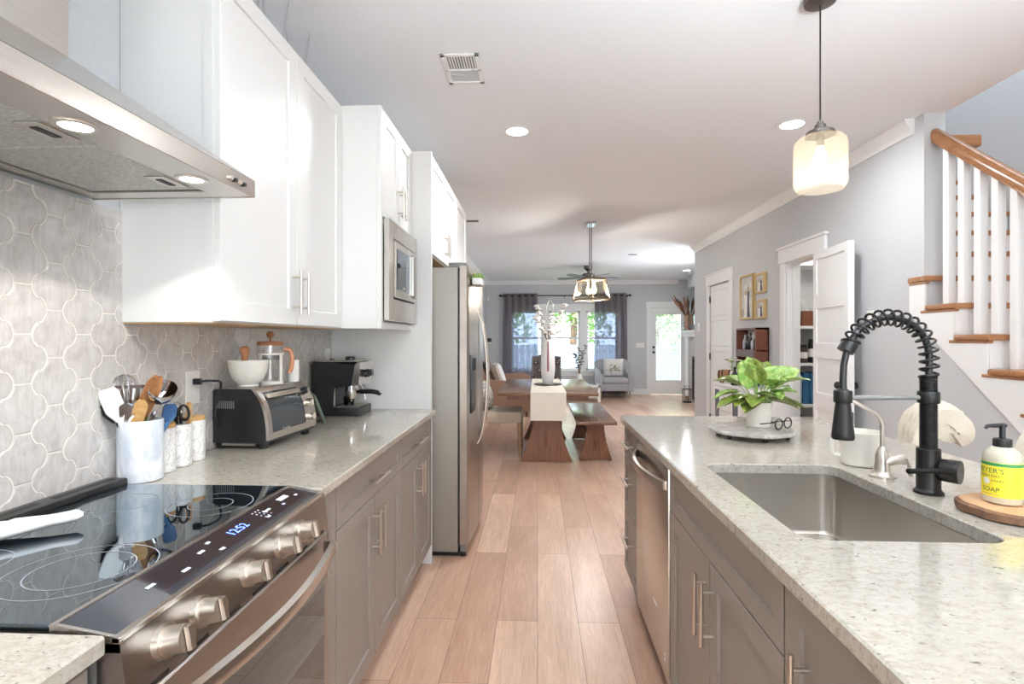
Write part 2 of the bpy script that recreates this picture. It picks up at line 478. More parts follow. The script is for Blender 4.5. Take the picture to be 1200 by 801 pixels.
# crown and baseboards
def crown(name, p0, p1, inw):
    p0, p1, inw = Vector(p0), Vector(p1), Vector(inw)
    prof = [(0, -.095), (.012, -.095), (.018, -.07), (.05, -.03), (.06, -.012), (.06, 0), (0, 0)]
    r = lambda p: [p + inw * a + Vector((0, 0, CZ + z - .0005)) for a, z in prof]
    return struct(MB().ring_loft([r(p0), r(p1)]), name, M_trim, angle=20)


crown('trim_1', (XR, 3.46, 0), (XR, 8.15, 0), (-1, 0, 0))
crown('trim_2', (XL, YB, 0), (3.3, YB, 0), (0, -1, 0))
crown('trim_3', (XL, 4.70, 0), (XL, YB, 0), (1, 0, 0))
crown('trim_4', (XR, 8.15, 0), (3.3, 8.15, 0), (0, 1, 0))
struct(MB().box(XR - .015, XR, RW1, 4.47, 0, .13, .004).box(XR - .015, XR, 5.28, 6.57, 0, .13, .004).box(XR - .015, XR, 7.51, 8.15, 0, .13, .004), 'baseboard_right', M_trim)
struct(MB().box(XL, 2.57, YB - .015, YB, 0, .14, .004), 'baseboard_back', M_trim)
struct(MB().box(XL, XL + .015, 4.70, YB, 0, .14, .004), 'baseboard_left', M_trim)

# windows (double hung)
for i, (a, b) in enumerate(WX):
    fr = MB()
    fr.box(a, a + .045, YB + .02, YB + .12, WZ0, WZ1).box(b - .045, b, YB + .02, YB + .12, WZ0, WZ1)
    fr.box(a, b, YB + .02, YB + .12, WZ1 - .05, WZ1).box(a, b, YB + .02, YB + .12, WZ0, WZ0 + .06)
    zc = 1.335
    fr.box(a + .04, b - .04, YB + .04, YB + .09, zc - .025, zc + .025)
    w = struct(fr, 'window_%d' % (i + 1), M_trim, smooth=False)
    g = MB().box(a + .04, b - .04, YB + .068, YB + .072, WZ0 + .05, WZ1 - .04).build('pane', M_pane, w, smooth=False)
mb = MB()
for a, b in ((-.72, -.62), (.12, .27), (1.0, 1.15), (1.89, 1.99)): mb.box(a, b, YB - .02, YB, WZ0 - .12, WZ1 + .13, .003)
for a, b in WX: mb.box(a, b, YB - .02, YB, WZ1, WZ1 + .13, .003).box(a, b, YB - .02, YB, WZ0 - .12, WZ0, .003)
mb.box(-.75, 2.02, YB - .05, YB, WZ0 - .02, WZ0 + .01, .004).box(-.75, 2.02, YB - .03, YB, WZ1 + .13, WZ1 + .16, .004)
struct(mb, 'trim_5', M_trim)

# patio door
mb = MB().box(2.56, 2.66, YB - .02, YB, 0, 2.05, .003).box(3.50, 3.60, YB - .02, YB, 0, 2.05, .003).box(2.55, 3.61, YB - .025, YB, 2.05, 2.19, .003)
struct(mb, 'trim_6', M_trim)
mb = MB().box(2.665, 2.785, YB + .03, YB + .075, .01, 2.045).box(3.375, 3.495, YB + .03, YB + .075, .01, 2.045).box(2.785, 3.375, YB + .03, YB + .075, .01, .34).box(2.785, 3.375, YB + .03, YB + .075, 1.90, 2.045)
mb.box(2.77, 2.79, YB + .015, YB + .04, .32, 1.92, .003).box(3.365, 3.385, YB + .015, YB + .04, .32, 1.92, .003).box(2.77, 3.385, YB + .015, YB + .04, .32, .345, .003).box(2.77, 3.385, YB + .015, YB + .04, 1.895, 1.92, .003)
d1 = struct(mb, 'door_1', M_trim)
MB().box(2.785, 3.375, YB + .06, YB + .064, .34, 1.90).build('pane', M_pane, d1, smooth=False)
bl = MB()
for k in range(56):
    z = .36 + k * .0272
    bl.add([(2.80, YB + .038, z - .010), (3.36, YB + .038, z - .010), (3.36, YB + .052, z + .008), (2.80, YB + .052, z + .008),
            (2.80, YB + .038, z - .0085), (3.36, YB + .038, z - .0085), (3.36, YB + .052, z + .0095), (2.80, YB + .052, z + .0095)],
           [(0, 1, 2, 3), (7, 6, 5, 4), (0, 4, 5, 1), (1, 5, 6, 2), (2, 6, 7, 3), (3, 7, 4, 0)])
bl.box(2.80, 3.36, YB + .036, YB + .058, 1.885, 1.90)
bl.build('blind', M_trim, d1, smooth=False)
for z in (1.0, 1.12):
    MB().cyl((2.725, YB + .03, z), (2.725, YB - .02, z), .022, n=16).ell((2.725, YB - .03, z), (.028, .02, .028)).build('knob', M_iron, d1)

# closet door in the right wall
mb = MB().box(XR - .02, XR, 7.42, 7.52, 0, 2.04, .003).box(XR - .02, XR, 6.56, 6.66, 0, 2.04, .003).box(XR - .028, XR, 6.54, 7.54, 2.04, 2.17, .003).box(XR - .036, XR, 6.53, 7.55, 2.17, 2.19, .003)
struct(mb, 'trim_7', M_trim)
mb = MB(); 
for k in range(5): mb.shaker((XR + .04, 6.67, .02 + k * .402), (0, 1, 0), (0, 0, 1), (-1, 0, 0), .74, .40, .035, .07, .01)
d2 = struct(mb, 'door_2', M_trim)
for z in (.25, 1.08, 1.85): MB().cyl((XR - .006, 7.415, z - .045), (XR - .006, 7.415, z + .045), .009, n=10).build('hinge', M_iron, d2)
# pantry casing and open leaf
mb = MB().box(XR - .02, XR, 5.19, 5.28, 0, 2.04, .003).box(XR - .02, XR, 4.48, 4.57, 0, 2.04, .003).box(XR - .028, XR, 4.46, 5.30, 2.04, 2.17, .003).box(XR - .04, XR, 4.44, 5.32, 2.17, 2.195, .003)
mb.box(XR, XR + .125, 5.175, 5.19, 0, 2.04).box(XR, XR + .125, 4.57, 5.19, 2.03, 2.04).box(XR + .05, XR + .09, 5.165, 5.175, 0, 2.03)
struct(mb, 'trim_8', M_trim)
MB().box(XR + .02, XR + .05, 5.17, 5.176, .97, 1.03, .002).build('trim_9', M_iron, keep=True)['kind'] = 'structure'
bpy.data.objects['trim_9'].name = 'trim_9'
leaf = bpy.data.objects.new('door_3', None); COL.objects.link(leaf); leaf.location = (XR - .02, 4.565, 0); leaf['kind'] = 'structure'
mb = MB(); mb.M = Matrix.Translation((XR - .02, 4.565, 0)) @ Matrix.Rotation(math.radians(-6), 4, 'Z')
mb.box(-.022, 0.0, -.62, 0, .012, 2.03)
for k in range(5):
    z0 = .012 + (0 if k == 0 else .08) + k * .388
    mb.shaker((-.02, -.62, .012 + k * .4036), (0, 1, 0), (0, 0, 1), (-1, 0, 0), .62, .4036, .022, .075 if 0 else .06, .010)
mb.build('leaf', M_trim, leaf)
mb = MB(); mb.M = Matrix.Translation((XR - .02, 4.565, 0)) @ Matrix.Rotation(math.radians(-6), 4, 'Z')
mb.cyl((-.042, -.565, .98), (-.075, -.565, .98), .012, n=12).ell((-.09, -.565, .98), (.022, .028, .028)).cyl((0.0, -.565, .98), (.02, -.565, .98), .012, n=12).ell((.03, -.565, .98), (.018, .026, .026)).cyl((-.042, -.565, .98), (-.048, -.565, .98), .03, n=20)
mb.build('knob', M_iron, leaf)

# ------------------------------------------------------------------ staircase
RUN, RISE, Y0S, Z0S = .2255, .1790, 3.329, 1.702
st = thing('staircase', 'white staircase with oak treads rising beyond the kitchen island', 'staircase', (2.9, 1.3, 0))
for k in range(-6, 10):
    yn = Y0S - RUN * k; z = Z0S - RISE * k
    x0 = 2.335 if k >= 0 else XR + .128
    yb = yn + RUN + .012
    if k == 0:
        mb = MB().box(2.335, 3.40, yn, RW1 - .002, z - .032, z, .006).box(XR + .128, 3.40, RW1 - .002, yb, z - .032, z, .004).box(2.335, XR - .001, RW1 - .004, yn + .16, z - .032, z, .006)
    else: mb = MB().box(x0, 3.40, yn, yb, z - .032, z, .008)
    if k >= 0: mb.box(2.343, 2.37, yn + .012, min(yn + RUN + .06, 3.49), z - .047, z - .030, .004)
    mb.build('tread', M_oak, st)
    zr = max(z - RISE, 0.001)
    MB().box(XR + .001 if k > 0 else XR + .128, 3.40, yn + .028, yn + .045, zr, z - .03).build('riser', M_trim, st)
# stringer board on the wall side face
poly = [(3.49, 1.46), (3.49, 1.655)]
for k in range(0, 10):
    yn = Y0S - RUN * k + .028; z = Z0S - RISE * k - .033
    if k == 0: poly += [(yn, z)]
    else: poly += [(yn + RUN, z), (yn, z)]
poly += [(1.33, .02), (1.55, .02)]
poly2 = poly[:-1] + [(1.66, 0.02), (3.42, 1.425)]
MB().prism(poly2, 'x', XR - .012, XR - .001).build('stringer', M_trim, st, smooth=False)
rl = thing('stair_railing', 'oak handrail on square white balusters along the stair edge', 'railing', (2.43, 2.6, 1.2))
rs = RISE / RUN
def railz(y): return 2.555 + (y - 3.36) * rs
y1, y0r = 3.372, 1.75
prof = [(-.030, -.045), (.030, -.045), (.036, -.018), (.034, .012), (.024, .030), (.008, .038), (-.008, .038), (-.024, .030), (-.034, .012), (-.036, -.018)]
MB().ring_loft([[(2.43 + a, y, railz(y) + b) for a, b in prof] for y in (y0r, y1)]).build('handrail', M_oaky, rl, angle=60)
MB().box(2.47, 2.72, 3.40, 3.46, 2.50, 2.575, .012).build('rail_return', M_oak, rl)
for i in range(14):
    y = 3.272 - i * RUN / 2
    k = math.floor((Y0S - y) / RUN + 1e-6) + (1 if y < Y0S else 0)
    k = math.ceil((Y0S - y) / RUN)
    zb = Z0S - RISE * k
    MB().box(2.408, 2.452, y - .022, y + .022, zb + .001, railz(y) - .03, .002).build('baluster', M_trim, rl)

# ------------------------------------------------------------------ kitchen: left run
# backsplash: arabesque tiles on a grout bed, cut at counter, hood line and cabinets
TP, TH = .085, .119
def fhalf(t):
    def g(q): return .0165 * max(0, math.cos(PI * q)) ** .75 + .0035
    return .0425 + (g(t) if t < .5 else -g(1 - t))
ts = [0, .1, .2, .3, .38, .44, .475, .4999, .5001, .525, .56, .62, .7, .8, .9, 1.0]
half = [(fhalf(t), t * TH / 2) for t in ts]
outl = [(a, b) for a, b in half] + [(-a, b) for a, b in reversed(half)] + [(-a, -b) for a, b in half[1:]] + [(a, -b) for a, b in reversed(half[1:])]
XT = XL + .003
bm = bmesh.new()
def tile_ring(cy, cz, ins, x):
    r = []
    for a, b in outl:
        sa = (abs(a) - ins) * (1 if a > 0 else -1); sb = b * (1 - ins / (TH / 2))
        r.append(bm.verts.new((x, cy + sa, cz + sb)))
    return r
for i in range(-5, 40):
    for j in range(-1, 9):
        cy = 1.291 + (i - 13) * TP; cz = 1.571 + (j - 5) * TH + (TH / 2 if i % 2 == 0 else 0)
        if not (-.15 < cy < 3.2 and .8 < cz < 1.76): continue
        R = [tile_ring(cy, cz, .0019, XT), tile_ring(cy, cz, .0019, XT + .0035), tile_ring(cy, cz, .0042, XT + .0050)]
        n = len(R[0])
        for q in range(2):
            for k in range(n): bm.faces.new((R[q][k], R[q][(k + 1) % n], R[q + 1][(k + 1) % n], R[q + 1][k]))
        bm.faces.new(R[2])
for co, no in (((0, 0, .911), (0, 0, -1)), ((0, 0, 1.694), (0, 0, 1)), ((0, 3.098, 0), (0, 1, 0)), ((0, -.1, 0), (0, -1, 0))):
    bmesh.ops.bisect_plane(bm, geom=bm.verts[:] + bm.edges[:] + bm.faces[:], plane_co=co, plane_no=no, clear_outer=True)
mb = MB(); mb.frombm(bm)
bs = struct(mb, 'wall_backsplash', M_tile, 'grey glazed arabesque tile backsplash behind the range and counter', angle=25)
MB().box(XL + .0005, XT + .0031, -.1, 3.098, .911, 1.694).build('grout', M_grout, bs, smooth=False)


def slab(mb, x0, x1, y0, y1, z0, z1, b=.004): return mb.box(x0, x1, y0, y1, z0, z1, b)


XF = -.622     # door faces of the left base cabinets
tag(slab(MB(), XL + .01, -.592, 1.443, 3.098, .88, .91).build('countertop', M_granite, keep=True), 'speckled granite countertop holding the toaster oven and utensil crock', 'countertop')
tag(slab(MB(), XL + .01, -.60, -.6, .716, .88, .91).build('countertop', M_granite, keep=True), 'granite countertop end at the near side of the range', 'countertop')


def pull(parent, c, axis, ln, out, so=.032, r=.0055, m=None, label=None):
    """bar pull: centre c on the door face, bar along axis, standing off along out"""
    c, a, o = Vector(c), Vector(axis), Vector(out)
    mb = MB(); b = c + o * so
    mb.cyl(b - a * ln / 2, b + a * ln / 2, r, n=12)
    for s in (-1, 1): mb.cyl(c + a * s * ln * .34, b + a * s * ln * .34, r * .8, n=8)
    return mb.build('handle', m or M_nickel, parent)


def base_unit(name, label, y0, y1, xf, d, depth, drawer=(.725, .862), doors=2, drawer_handle=True, group=None, top=.879):
    """d=+1: front faces +X, d=-1: faces -X"""
    t = thing(name, label, 'cabinet', (xf - d * depth / 2, (y0 + y1) / 2, 0), group)
    mb = MB().box(xf - d * .021, xf - d * depth, y0, y1, .105, top).box(xf - d * .075, xf - d * depth, y0, y1, .001, .105)
    if top < .87: mb.box(xf - d * .021, xf - d * .04, y0, y1, top, .879)
    mb.build('body', M_cabt, t, smooth=False)
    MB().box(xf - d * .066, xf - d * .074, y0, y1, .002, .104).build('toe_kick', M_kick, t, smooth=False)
    g = .0025; o = xf - d * .021
    n = (d, 0, 0); U = (0, 1, 0); V = (0, 0, 1)
    ztop = .868
    if drawer:
        dr = MB().shaker((o, y0 + g, drawer[0]), U, V, n, y1 - y0 - 2 * g, drawer[1] - drawer[0], .021, .045).build('drawer', M_cabt, t)
        if drawer_handle: pull(dr, (xf, (y0 + y1) / 2, (drawer[0] + drawer[1]) / 2), (0, 1, 0), .19, n)
        ztop = drawer[0] - .004
    w = (y1 - y0) / doors
    for k in range(doors):
        a = y0 + k * w
        dd = MB().shaker((o, a + g, .115), U, V, n, w - 2 * g, ztop - .115, .021, .055).build('door', M_cabt, t)
        if doors == 2:
            yh = a + w - .03 if k == 0 else a + .03
            pull(dd, (xf, yh, ztop - .125), (0, 0, 1), .17, n)
    return t


# narrow pull-out beside the range
t = thing('pull_out_cabinet', 'narrow taupe pull-out cabinet with upright handle next to the range', 'cabinet', (-.9, 1.54, 0))
MB().box(XF - .021, -1.20, 1.445, 1.618, .105, .879).box(XF - .075, -1.2, 1.46, 1.618, .001, .105).build('body', M_cabt, t, smooth=False)
dr = MB().box(XF - .02, XF, 1.447, 1.616, .115, .868, .002).build('door', M_cabt, t)
pull(dr, (XF, 1.475, .735), (0, 0, 1), .16, (1, 0, 0), .028)
base_unit('base_cabinet', 'taupe base cabinet with one wide drawer nearer the range', 1.62, 2.405, XF, 1, .58, group=None)
base_unit('base_cabinet', 'taupe base cabinet between the wide drawer unit and the refrigerator panel', 2.407, 3.098, XF, 1, .58)
t = thing('base_cabinet', 'taupe base cabinet under the near counter end left of the range', 'cabinet', (-.9, .1, 0))
MB().box(XF - .02, -1.20, -.55, .712, .105, .879).box(XF - .075, -1.2, -.55, .712, .001, .105).build('body', M_cabt, t, smooth=False)
MB().shaker((XF - .02, .10, .115), (0, 1, 0), (0, 0, 1), (1, 0, 0), .61, .75, .02, .055).build('door', M_cabt, t)
MB().shaker((XF - .02, -.53, .115), (0, 1, 0), (0, 0, 1), (1, 0, 0), .61, .75, .02, .055).build('door', M_cabt, t)

# ---- range
RY0, RY1, RF = .722, 1.440, -.575
t = thing('range', 'stainless slide-in electric range with black glass cooktop and five knobs', 'range', (-.9, 1.09, 0))
MB().box(-1.19, RF - .03, RY0 + .004, RY1 - .004, .09, .895).box(-1.15, RF - .09, RY0 + .02, RY1 - .02, .001, .09).build('body', M_grey, t, smooth=False)
MB().box(-1.14, -.690, RY0, RY1, .9105, .9165, .002).build('cooktop', M_glassblk, t)
bv = MB().box(-1.205, -1.145, RY0, RY1, .906, .934, .006)
bv.build('rear_vent_trim', M_black, t)
for a, b in ((.78, .98), (1.02, 1.2), (1.24, 1.42)):
    MB().box(-1.185, -1.165, a, b, .930, .9348, .002).build('vent_slot', M_iron, t)
mb = MB().prism([(-.690, .9175), (-.682, .9175), (-.682, .906), (-.690, .906)], 'y', RY0, RY1)
mb.build('trim_strip', M_steelh, t)
# control panel: slopes from cooktop down to front
mb = MB().ring_loft([[(-.682, y, .9155), (-.600, y, .9005), (-.600, y, .895), (-.682, y, .895)] for y in (RY0 + .006, RY1 - .006)])
pn = mb.build('control_panel', M_panelglass, t)
mb = MB().ring_loft([[(-.682, y, .917), (-.590, y, .9015), (-.586, y, .896), (-.586, y, .880), (-.682, y, .880)] for y in (RY0, RY0 + .006)])
mb.ring_loft([[(-.682, y, .917), (-.590, y, .9015), (-.586, y, .896), (-.586, y, .880), (-.682, y, .880)] for y in (RY1 - .006, RY1)])
mb.box(-.600, -.586, RY0, RY1, .892, .9022, .002)
mb.build('panel_frame', M_steelh, t)
mb = MB().ring_loft([[(-.586, y, .893), (RF, y, .812), (RF, y, .80), (-.62, y, .80), (-.62, y, .893)] for y in (RY0, RY1)])
mb.build('front_fascia', M_steelr, t)
# panel markings: clock digits and touch marks
def on_panel(y, s, lift=.0006):
    """point on the sloped panel: s = 0 at the rear .. 1 at the front"""
    x = -.682 + .082 * s; z = .9155 - .015 * s + lift
    return Vector((x, y, z))
tx = Vector((0, -1, 0)); up = (on_panel(0, 0) - on_panel(0, 1)).normalized()
M_disp = emit('clock_digits', (90, 120, 255), 3.0); M_mark = mat('panel_marks', (215, 220, 235), .5)
def panel_text(name, s_, size, y, s, m):
    vs, fs = text_geo(s_, size); mb = MB(); o = on_panel(y, s)
    # reads from the front of the range: its right is -Y seen from +X looking at -X  -> +Y is right
    mb.add([o + Vector((0, 1, 0)) * v.x + up * v.y for v in vs], fs); return mb.build(name, m, pn, smooth=False)
panel_text('clock_display', '12:52', .030, 1.125, .42, M_disp)
for y, s, w in ((.86, .45, .02), (.93, .62, .02), (1.0, .4, .018), (1.03, .7, .014), (1.04, .25, .012), (1.22, .65, .014), (1.25, .4, .03), (1.31, .55, .012), (1.385, .5, .012)):
    mb = MB(); o = on_panel(y, s)
    mb.add([o + Vector((0, a * w / 2, 0)) + up * b * .0035 for a, b in ((-1, -1), (1, -1), (1, 1), (-1, 1))], [(0, 1, 2, 3)]); mb.build('touch_mark', M_mark, pn, smooth=False)
mb = MB(); o = on_panel(1.345, .3); mb.add([o + Vector((0, a * .022, 0)) + up * b * .008 for a, b in ((-1, -1), (1, -1), (1, 1), (-1, 1))], [(0, 1, 2, 3)]); mb.build('energy_sticker', M_mark, pn, smooth=False)
mb = MB()
for r in range(4):
    for c in range(3):
        o = on_panel(1.215 + c * .013 - .06 + .06, .2 + r * .13); mb.add([o + Vector((0, a * .002, 0)) + up * b * .002 for a, b in ((-1, -1), (1, -1), (1, 1), (-1, 1))], [(0, 1, 2, 3)])
mb.build('keypad_marks', M_mark, pn, smooth=False)
# burner rings (printed)
M_ring = mat('burner_print', (150, 158, 165), .3)
def ring(cx, cy, r, w=.0022):
    mb = MB(); vs = []; n = 64
    for k in range(n):
        a = 2 * PI * k / n
        vs += [(cx + (r - w) * math.cos(a), cy + (r - w) * math.sin(a), .9169), (cx + r * math.cos(a), cy + r * math.sin(a), .9169)]
    mb.add(vs, [(2 * k, 2 * k + 1, (2 * k + 3) % (2 * n), (2 * k + 2) % (2 * n)) for k in range(n)]); mb.build('burner_ring', M_ring, t, smooth=False)
for cx, cy, r in ((-.80, 1.27, .095), (-.80, 1.27, .05), (-.80, .90, .115), (-.80, .90, .08), (-1.03, 1.27, .08), (-1.03, .90, .075)): ring(cx, cy, r)
# knobs
for y in (1.272, 1.176, 1.041, .889, .800):
    c = Vector((-.580, y, .853)); ax = Vector((.98, 0, .18)).normalized()
    mb = MB().cyl(c - ax * .004, c + ax * .010, .027, .026, n=28).cyl(c + ax * .008, c + ax * .04, .0215, .0205, n=28)
    kn = mb.build('knob', M_nickel, t)
    mb = MB(); sd = Vector((0, 1, 0)); upv = ax.cross(sd)
    q = c + ax * .041
    mb.ring_loft([[q + sd * a * .006 + upv * b * .019 for a, b in ((-1, -1), (1, -1), (1, 1), (-1, 1))], [q + ax * .007 + sd * a * .005 + upv * b * .018 for a, b in ((-1, -1), (1, -1), (1, 1), (-1, 1))]])
    mb.build('grip', M_nickel, kn)
for y in (.75, .85, .95, 1.05, 1.15, 1.25, 1.35): MB().box(RF - .002, RF + .0015, y, y + .055, .803, .809).build('vent_slot', M_iron, t, smooth=False)
od = MB().box(RF - .03, RF, RY0 + .004, RY1 - .004, .285, .795, .004).build('oven_door', M_steelr, t)
MB().box(RF - .001, RF + .004, RY0 + .05, RY1 - .035, .34, .70, .002).build('oven_window', M_glassblk, od)
pts = [(RF - .002, RY1 - .03, .762), (RF + .03, RY1 - .04, .764)] + [(RF + .03 + .038 * math.sin(PI * k / 14), RY1 - .04 - (RY1 - RY0 - .08) * k / 14, .765) for k in range(0, 15)] + [(RF + .03, RY0 + .04, .764), (RF - .002, RY0 + .03, .762)]
mb = MB(); rings = []
for i, p in enumerate(smooth_path(pts, 3)):
    rings.append([p + Vector((a, 0, b)) for a, b in ((-.007, -.016), (.007, -.013), (.009, 0), (.007, .013), (-.007, .016))])
mb.ring_loft(rings); mb.build('door_handle', M_steelh, od)
MB().box(RF - .03, RF, RY0 + .004, RY1 - .004, .10, .278, .004).build('drawer', M_steelh, t)

# spoon rest on the cooktop
mb = MB(); rings = []
for k in range(25):
    q = k / 24; c = Vector((-1.175, .93, .9172)).lerp(Vector((-.985, 1.112, .9172)), q)
    w = .050 * math.sin(PI * min(.5, .06 + q * 1.6)) * (1 if q < .45 else 1 - .62 * min(1, (q - .45) / .35)) * (1 if q < .96 else .55)
    h = .019 * (1 if q < .5 else 1 - .35 * min(1, (q - .5) / .3)) * (1 if 0 < k < 24 else .4)
    zc = .0195 + .010 * max(0, q - .55)
    sd = Vector((-.69, .72, 0))
    rings.append([c + sd * w * math.cos(a) + Vector((0, 0, zc + h * math.sin(a) * (1 if math.sin(a) > 0 else .9) - (.010 * (1 - abs(math.cos(a))) if math.sin(a) > .3 and q < .55 else 0))) for a in [2 * PI * n_ / 24 for n_ in range(24)]])
mb.ring_loft(rings)
tag(mb.build('spoon_rest', M_white, angle=70), 'white ceramic spoon rest lying on the black glass cooktop', 'spoon rest')

# ---- range hood
HY0, HY1, HX, HZ = .645, 1.400, -.760, 1.700
t = thing('range_hood', 'stainless wall chimney range hood above the cooktop', 'range hood', (-1.0, 1.02, HZ))
mb = MB().box(HX - .003, HX, HY0, HY1, HZ, HZ + .045, .001).box(XL + .012, HX, HY0, HY0 + .003, HZ, HZ + .045).box(XL + .012, HX, HY1 - .003, HY1, HZ, HZ + .045)
mb.build('canopy_rim', M_steelh, t, smooth=False)
cy0, cy1, cx = .90, 1.160, -1.055
mb = MB().ring_loft([[(XL + .012, HY0, HZ + .045), (HX, HY0, HZ + .045), (HX, HY1, HZ + .045), (XL + .012, HY1, HZ + .045)], [(XL + .012, cy0, 1.955), (cx, cy0, 1.955), (cx, cy1, 1.955), (XL + .012, cy1, 1.955)]])
mb.build('canopy', M_steelh, t, smooth=False)
MB().box(XL + .012, cx - .003, cy0 + .003, cy1 - .003, 1.955, 2.35, .002).box(XL + .012, cx - .008, cy0 + .008, cy1 - .008, 2.35, CZ - .001, .002).build('chimney', M_steel, t, smooth=False)
mb = MB().box(HX - .10, HX - .003, HY0 + .003, HY1 - .003, HZ + .002, HZ + .006).box(XL + .012, XL + .06, HY0 + .003, HY1 - .003, HZ + .002, HZ + .006)
mb.box(XL + .06, HX - .1, HY1 - .06, HY1 - .003, HZ + .002, HZ + .006).box(XL + .06, HX - .1, HY0 + .003, HY0 + .06, HZ + .002, HZ + .006)
mb.build('underside_panel', M_steelh, t, smooth=False)
for a, b in ((HY0 + .062, 1.02), (1.025, HY1 - .062)):
    f = MB().box(XL + .062, HX - .102, a, b, HZ + .006, HZ + .016, .003).build('grease_filter', M_mesh, t)
    ym = (a + b) / 2 + .08
    h = MB().box(HX - .17, HX - .12, ym - .045, ym + .045, HZ + .003, HZ + .0062, .001).build('filter_latch', M_steelh, f)
    MB().box(HX - .155, HX - .14, ym - .025, ym + .025, HZ + .0018, HZ + .0032).build('latch_slot', M_iron, f)
for y in (.915, 1.235):
    lp = MB().lathe([(.026, 0), (.036, .0005), (.037, .003), (.026, .003)], (HX - .065, y, HZ - .0005), 28, caps=False).build('lamp_ring', M_nickel, t)
    MB().cyl((HX - .065, y, HZ + .0005), (HX - .065, y, HZ + .003), .0255, n=24).build('lamp_lens', M_led, lp)
    light('hood_lamp', 'SPOT', (HX - .065, y, HZ - .004), 5, (1, .97, .9), (0, 0, 0), radius=.02).data.spot_size = 2.2
for k in range(4): MB().cyl((HX - .001, 1.285 + k * .020, HZ + .02), (HX + .006, 1.285 + k * .020, HZ + .02), .0055, n=12).build('button', M_black if k % 2 else M_nickel, t)

# ---- wall cabinets (white)
UX = -.922; UZ0, UZ1 = 1.370, 2.420
def wall_unit(name, label, y0, y1, xf, z0, z1, splits, hz=None, doorz=None, hl=.165):
    t = thing(name, label, 'cabinet', ((XL + xf) / 2, (y0 + y1) / 2, z0))
    dz0, dz1 = doorz or (z0 + .004, z1 - .004)
    MB().box(XL + .001, xf - .021, y0, y1, z0, z1, .001).build('body', M_cabw, t, smooth=False)
    for k in range(len(splits) - 1):
        a, b = splits[k], splits[k + 1]
        d = MB().shaker((xf - .020, a + .002, dz0), (0, 1, 0), (0, 0, 1), (1, 0, 0), b - a - .004, dz1 - dz0, .020, .06).build('door', M_cabw, t)
        if hz is not None:
            yh = b - .032 if k % 2 == 0 else a + .032
            pull(d, (xf, yh, hz), (0, 0, 1), hl, (1, 0, 0))
    return t
t = wall_unit('wall_cabinet', 'tall white two-door wall cabinet beside the range hood', 1.508, 2.473, UX, UZ0, UZ1, (1.508, 2.005, 2.473), 1.497)
MB().box(XL + .005, UX - .022, 1.512, 2.47, UZ0 - .004, UZ0 - .0005).build('underside', M_raw, t, smooth=False)
MB().box(XL + .3 - .045, UX - .021, 1.5045, 1.5085, UZ0, UZ1).build('end_stile', M_cabw, t, smooth=False)
MX = -.735
t = wall_unit('microwave_cabinet', 'deep white wall cabinet with the built-in microwave', 2.475, 3.097, MX, UZ0, UZ1, (2.505, 2.80, 3.095), 2.035, (1.93, UZ1 - .004))
MB().box(MX - .0205, MX, 2.476, 2.503, UZ0, UZ1).box(MX - .0205, MX, 2.503, 3.095, UZ0, 1.40).box(MX - .0205, MX, 2.503, 3.095, 1.905, 1.928).build('face_frame', M_cabw, t, smooth=False)
# microwave with trim kit
t = thing('microwave', 'stainless built-in microwave with wide trim frame in the white cabinet', 'microwave', (MX, 2.8, 1.40))
y0, y1, z0, z1 = 2.512, 3.088, 1.408, 1.898
mb = MB()
xo = MX + .030
for b in ((y0, y0 + .075, z0, z1), (y1 - .055, y1, z0, z1), (y0 + .075, y1 - .055, z0, z0 + .11), (y0 + .075, y1 - .055, z1 - .085, z1)): mb.box(MX + .001, xo, b[0], b[1], b[2], b[3], .003)
mb.build('trim_frame', M_steel, t)
MB().box(MX + .001, MX + .012, y0 + .075, y1 - .055, z0 + .11, z1 - .085).build('gap_liner', M_black, t)
mb = MB(); a0, a1, c0, c1 = y0 + .083, y1 - .063, z0 + .118, z1 - .093
mb.box(MX + .012, xo + .006, a0, a1, c0, c1, .003).build('door', M_steel, t)
MB().box(xo + .006, xo + .0085, a0 + .035, a1 - .115, c0 + .04, c1 - .035, .001).build('window', M_glassblk, t)
MB().box(xo + .006, xo + .0075, a1 - .085, a1 - .015, c0 + .02, c1 - .02, .001).build('keypad', M_black, t)
mb = MB().box(xo + .006, xo + .022, a1 - .106, a1 - .094, c0 + .03, c1 - .03, .003); mb.build('door_handle', M_nickel, t)
MB().box(xo + .0086, xo + .0092, a0 + .15, a0 + .17, c0 + .052, c0 + .06).build('badge', M_plate, t, smooth=False)
# tall white panel between counter and refrigerator
tag(MB().box(XL + .001, -.622, 3.100, 3.128, .001, UZ1, .001).build('kitchen_divider', M_cabw, smooth=False), 'tall white end panel between the counter and the refrigerator', 'panel')
wall_unit('wall_cabinet', 'short white two-door cabinet above the refrigerator', 3.130, 4.10, -.628, 1.825, UZ1, (3.132, 3.60, 4.098), 1.945, hl=.15)
MB().box(XL + .005, -.65, 3.134, 4.09, 1.821, 1.8245).build('underside', M_raw, [o for o in bpy.data.objects if o.get('label', '').startswith('short white two-door')][0], smooth=False)
t = thing('pantry_cabinet', 'tall white pantry cabinet beyond the refrigerator', 'cabinet', (-.92, 4.4, 0))
MB().box(XL + .001, -.649, 4.104, 4.68, .10, UZ1, .001).box(XL + .001, -.70, 4.104, 4.68, .001, .10).build('body', M_cabw, t, smooth=False)
for a, b in ((.105, 1.20), (1.205, UZ1 - .004)):
    d = MB().shaker((-.648, 4.108, a), (0, 1, 0), (0, 0, 1), (1, 0, 0), .568, b - a, .02, .06).build('door', M_cabw, t)

